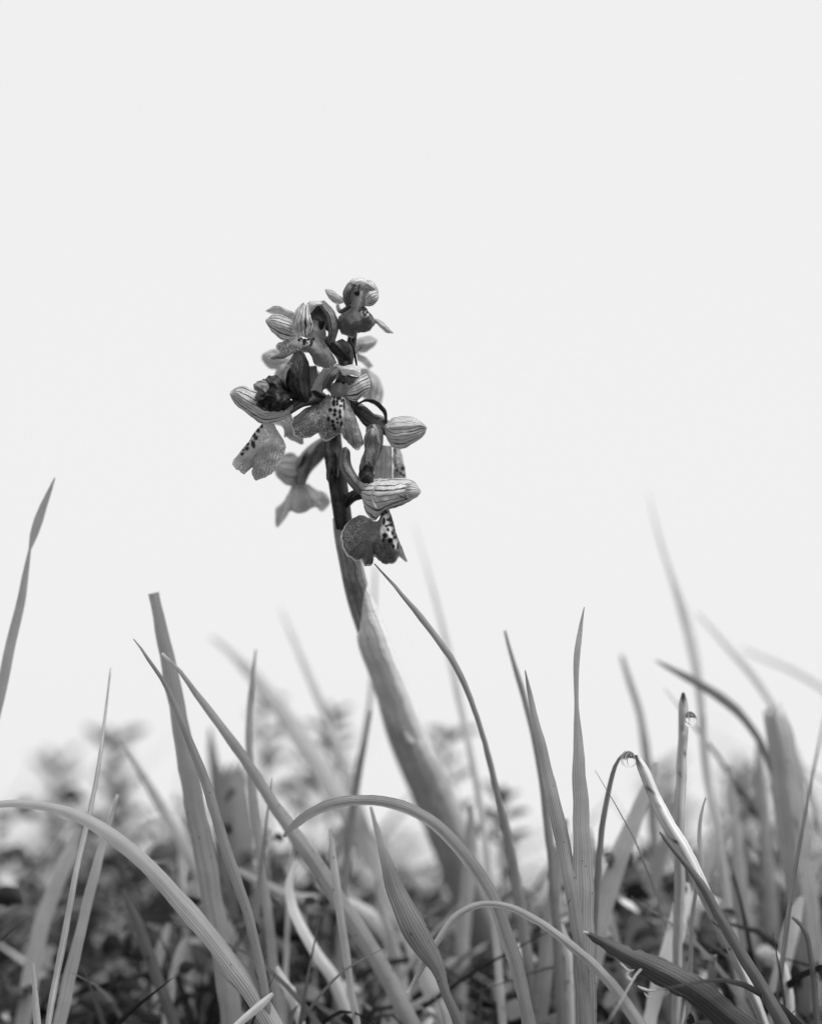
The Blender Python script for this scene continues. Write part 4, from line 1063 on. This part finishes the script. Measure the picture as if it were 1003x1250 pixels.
# ------------------------------------------------------------------ small blurred herbs
def sprig(label, x, y, d, hpx, nleaf, tone, seed, lean=0.0):
    """stem with small pointed leaves, top at photo pixel (x, y)"""
    r = np.random.default_rng(seed)
    top = P(x, y, d)
    bot = np.array([top[0] - lean, top[1] + r.uniform(-.005, .005), zground(top[1])])
    root = empty('herb_sprig', bot)
    tag(root, label, 'herb', 'small herbs between the grass')
    mid = (top + bot) / 2 + np.array([r.uniform(-.003, .003), 0, 0])
    v, f, uv = tube_mesh([top, mid, bot], [0.0003, 0.0006, 0.0008], nseg=8, n=16)
    build('stalk', v, f, M['herb'], root, uv, {'tone': np.full(len(v), tone), 'spot': np.zeros(len(v)), 'pale': np.zeros(len(v))})
    L = hpx * PX
    axis = resample(np.array([top, mid, bot]), 40)
    for k in range(nleaf):
        fr = (k / nleaf) ** 1.1 * min(1.0, L / np.linalg.norm(top - bot))
        p = axis[int(fr * 39)]
        a = k * 2.4 + r.uniform(-.4, .4)
        ln = r.uniform(.005, .010)
        dr = np.array([math.cos(a), math.sin(a), r.uniform(.3, 1.1)])
        dr /= np.linalg.norm(dr)
        q = np.array([np.append(p, .0004), np.append(p + dr * ln * .4, ln * .24), np.append(p + dr * ln * .8 + [0, 0, -.0006], ln * .16), np.append(p + dr * ln + [0, 0, -.0012], .0002)])
        v, f, uv = ribbon(q, .35, (r.uniform(-1, 1),) * 2, n=9, m=5)
        build('leaf', v, f, M['herb'], root, uv, {'tone': np.full(len(v), tone * r.uniform(.7, 1.3)), 'spot': np.zeros(len(v)), 'pale': np.zeros(len(v))})
    return root


sprig('bushy dark blurred herb tip left of the thread-thin stalk', 138, 908, 101, 200, 26, 0.77, 1)
sprig('blurred leafy sprig left of the middle of the orchid stem', 408, 874, 81, 150, 16, 0.61, 2)
sprig('second blurred sprig just under the first, left of the stem', 372, 923, 101, 120, 16, 0.66, 12)
sprig('blurred sprig with ascending leaves right of the orchid stem', 545, 900, 74, 150, 14, 0.55, 3)
sprig('low blurred sprig right of the long lip-touching blade', 612, 980, 60, 90, 12, 0.61, 4)
sprig('faint small sprig beside the thin upright blade left of the orchid', 318, 858, 87, 150, 14, 0.77, 5)
sprig('dim herb tip at the foot of the dark sideways blade', 905, 953, 108, 120, 20, 0.55, 6)
sprig('dim herb tip behind the upright cut stalk', 805, 948, 121, 120, 20, 0.55, 8)
sprig('dim herb crowding the turf at the far left', 70, 933, 128, 150, 18, 0.77, 9)

# ------------------------------------------------------------------ the mass of grass nobody could count
def rise(x, y):
    """the sward stands higher on either side of the little dip right of the orchid"""
    q = (x / (y + DIST) * DIST - 0.016) / 0.05
    return 0.84 + (0.22 if q < 0 else 0.30) * min(1.0, q * q)


def field(name, label, n, y0, y1, hmin, hmax, wmin, wmax, seed, seg=8, tlo=.35, thi=1.35, keepout=None, power=1.6, leanmax=.9, dead=.1, droopmax=.35, dark=.0, narrow=1.0):
    r = np.random.default_rng(seed)
    V, Fc, UV, T = [], [], [], []
    off = 0
    made = 0
    while made < n:
        y = y0 + (y1 - y0) * r.uniform() ** power
        half = (y + DIST) * 0.19 * 1.7 + 0.06
        x = r.uniform(-half, half)
        h = r.uniform(hmin, hmax) * (0.6 + 0.7 * (0.5 + 0.5 * math.sin(x * 70 + 3 * math.sin(y * 40))))
        if y > 0:
            h *= rise(x, y)
        if keepout and keepout(x, y, h):
            continue
        made += 1
        a = r.uniform(0, 2 * math.pi)
        ln = r.uniform(0.05, leanmax) * h
        dx, dy = math.cos(a) * ln, math.sin(a) * ln * .8
        w = r.uniform(wmin, wmax)
        z = zground(y) - .003
        droop = r.uniform(0, droopmax)
        pts = []
        for t in np.linspace(0, 1, 5):
            pts.append((x + dx * t ** 1.7, y + dy * t ** 1.7, z + h * (t - droop * t ** 3.2), max(w * (1 - t ** 2.2) * (0.75 + .5 * min(t * 3, 1) * .5), .00012)))
        v, f, uv = ribbon(np.array(pts)[::-1], .3, (r.uniform(-1.2, 1.2),) * 2, n=seg, m=3)
        V.append(v); UV.append(uv)
        Fc += [tuple(i + off for i in q) for q in f]
        off += len(v)
        tn = r.uniform(tlo, thi)
        if r.uniform() < dead:
            tn = r.uniform(2.4, 4.6)
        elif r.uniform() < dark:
            tn = r.uniform(.04, .28)  # shaded gaps of the sward put into these blades' dark tone
        T.append(np.full(len(v), tn))
    V = np.concatenate(V)
    o = build(name, V, Fc, M['field'], None, np.concatenate(UV), {'tone': np.concatenate(T), 'spot': np.zeros(len(V)), 'pale': np.zeros(len(V))})
    tag(o, label, 'grass', kind='stuff')
    return o


def leaves(name, label, n, y0, y1, zlo, zhi, smin, smax, seed, power=1.5):
    r = np.random.default_rng(seed)
    V, Fc, UV, T = [], [], [], []
    off = 0
    for _ in range(n):
        y = y0 + (y1 - y0) * r.uniform() ** power
        half = (y + DIST) * 0.19 * 1.6 + 0.05
        x = r.uniform(-half, half)
        clump = 0.5 + 0.5 * math.sin(x * 90 + 5 * math.sin(y * 33)) 
        z = zground(y) + r.uniform(zlo, zhi) * (0.5 + 0.5 * clump) * rise(x, y)
        s = r.uniform(smin, smax)
        a, e = r.uniform(0, 6.28), r.uniform(-.5, .9)
        dr = np.array([math.cos(a) * math.cos(e), math.sin(a) * math.cos(e), math.sin(e)])
        p = np.array([x, y, z])
        q = np.array([np.append(p, s * .1), np.append(p + dr * s * .3, s * r.uniform(.35, .6)), np.append(p + dr * s * .7, s * .5), np.append(p + dr * s + [0, 0, -s * .2], s * .08)])
        v, f, uv = ribbon(q, r.uniform(.1, .6), (r.uniform(-1.3, 1.3),) * 2, n=6, m=4)
        V.append(v); UV.append(uv)
        Fc += [tuple(i + off for i in qq) for qq in f]
        off += len(v)
        tn = r.uniform(.04, .8) if r.uniform() > .14 else r.uniform(2.6, 5.6)
        T.append(np.full(len(v), tn))
    V = np.concatenate(V)
    o = build(name, V, Fc, M['herb'], None, np.concatenate(UV), {'tone': np.concatenate(T), 'spot': np.zeros(len(V)), 'pale': np.zeros(len(V))})
    tag(o, label, 'ground cover', kind='stuff')
    return o


def low_only(x, y, h):
    """nearer than the spike the turf stays below the lens's view"""
    D = y + DIST
    return h > CAM_H - 285 * K * D - 0.004


field('short_turf', 'short trampled turf in front of the orchid', 900, -0.30, -0.012, .006, .03, .0012, .003, 21, keepout=low_only, power=.8)
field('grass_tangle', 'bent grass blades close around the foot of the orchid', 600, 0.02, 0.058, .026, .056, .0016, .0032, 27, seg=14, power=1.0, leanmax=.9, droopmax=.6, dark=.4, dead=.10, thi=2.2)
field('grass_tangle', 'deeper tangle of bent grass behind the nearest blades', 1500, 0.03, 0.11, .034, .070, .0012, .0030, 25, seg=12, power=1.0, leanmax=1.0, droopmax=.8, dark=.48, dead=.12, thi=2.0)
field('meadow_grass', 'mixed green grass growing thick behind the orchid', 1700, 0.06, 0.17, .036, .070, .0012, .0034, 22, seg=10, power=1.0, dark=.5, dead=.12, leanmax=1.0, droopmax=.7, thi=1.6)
field('meadow_grass', 'scattered wispy blades standing taller than the rest', 90, 0.03, 0.18, .058, .080, .0006, .0015, 26, seg=10, power=1.0)
field('meadow_grass', 'soft blurred grass on the brow behind the orchid', 900, 0.20, 0.45, .024, .054, .0014, .0046, 23, power=1.0, dark=.5, dead=.08)
field('meadow_grass', 'far grass falling away over the brow of the meadow', 800, 0.45, 2.2, .02, .045, .002, .0055, 24, power=1.3, seg=6)
leaves('ground_cover', 'low mixed leaves and dry litter under the grass tangle', 4600, 0.028, 0.10, .004, .064, .003, .008, 31, power=1.0)
leaves('ground_cover', 'leafy tussocks growing behind the orchid', 3600, 0.07, 0.17, .010, .066, .003, .008, 33, power=1.0)
leaves('ground_cover', 'far low leaves falling away over the brow', 1200, 0.18, 1.6, .002, .048, .006, .014, 32)
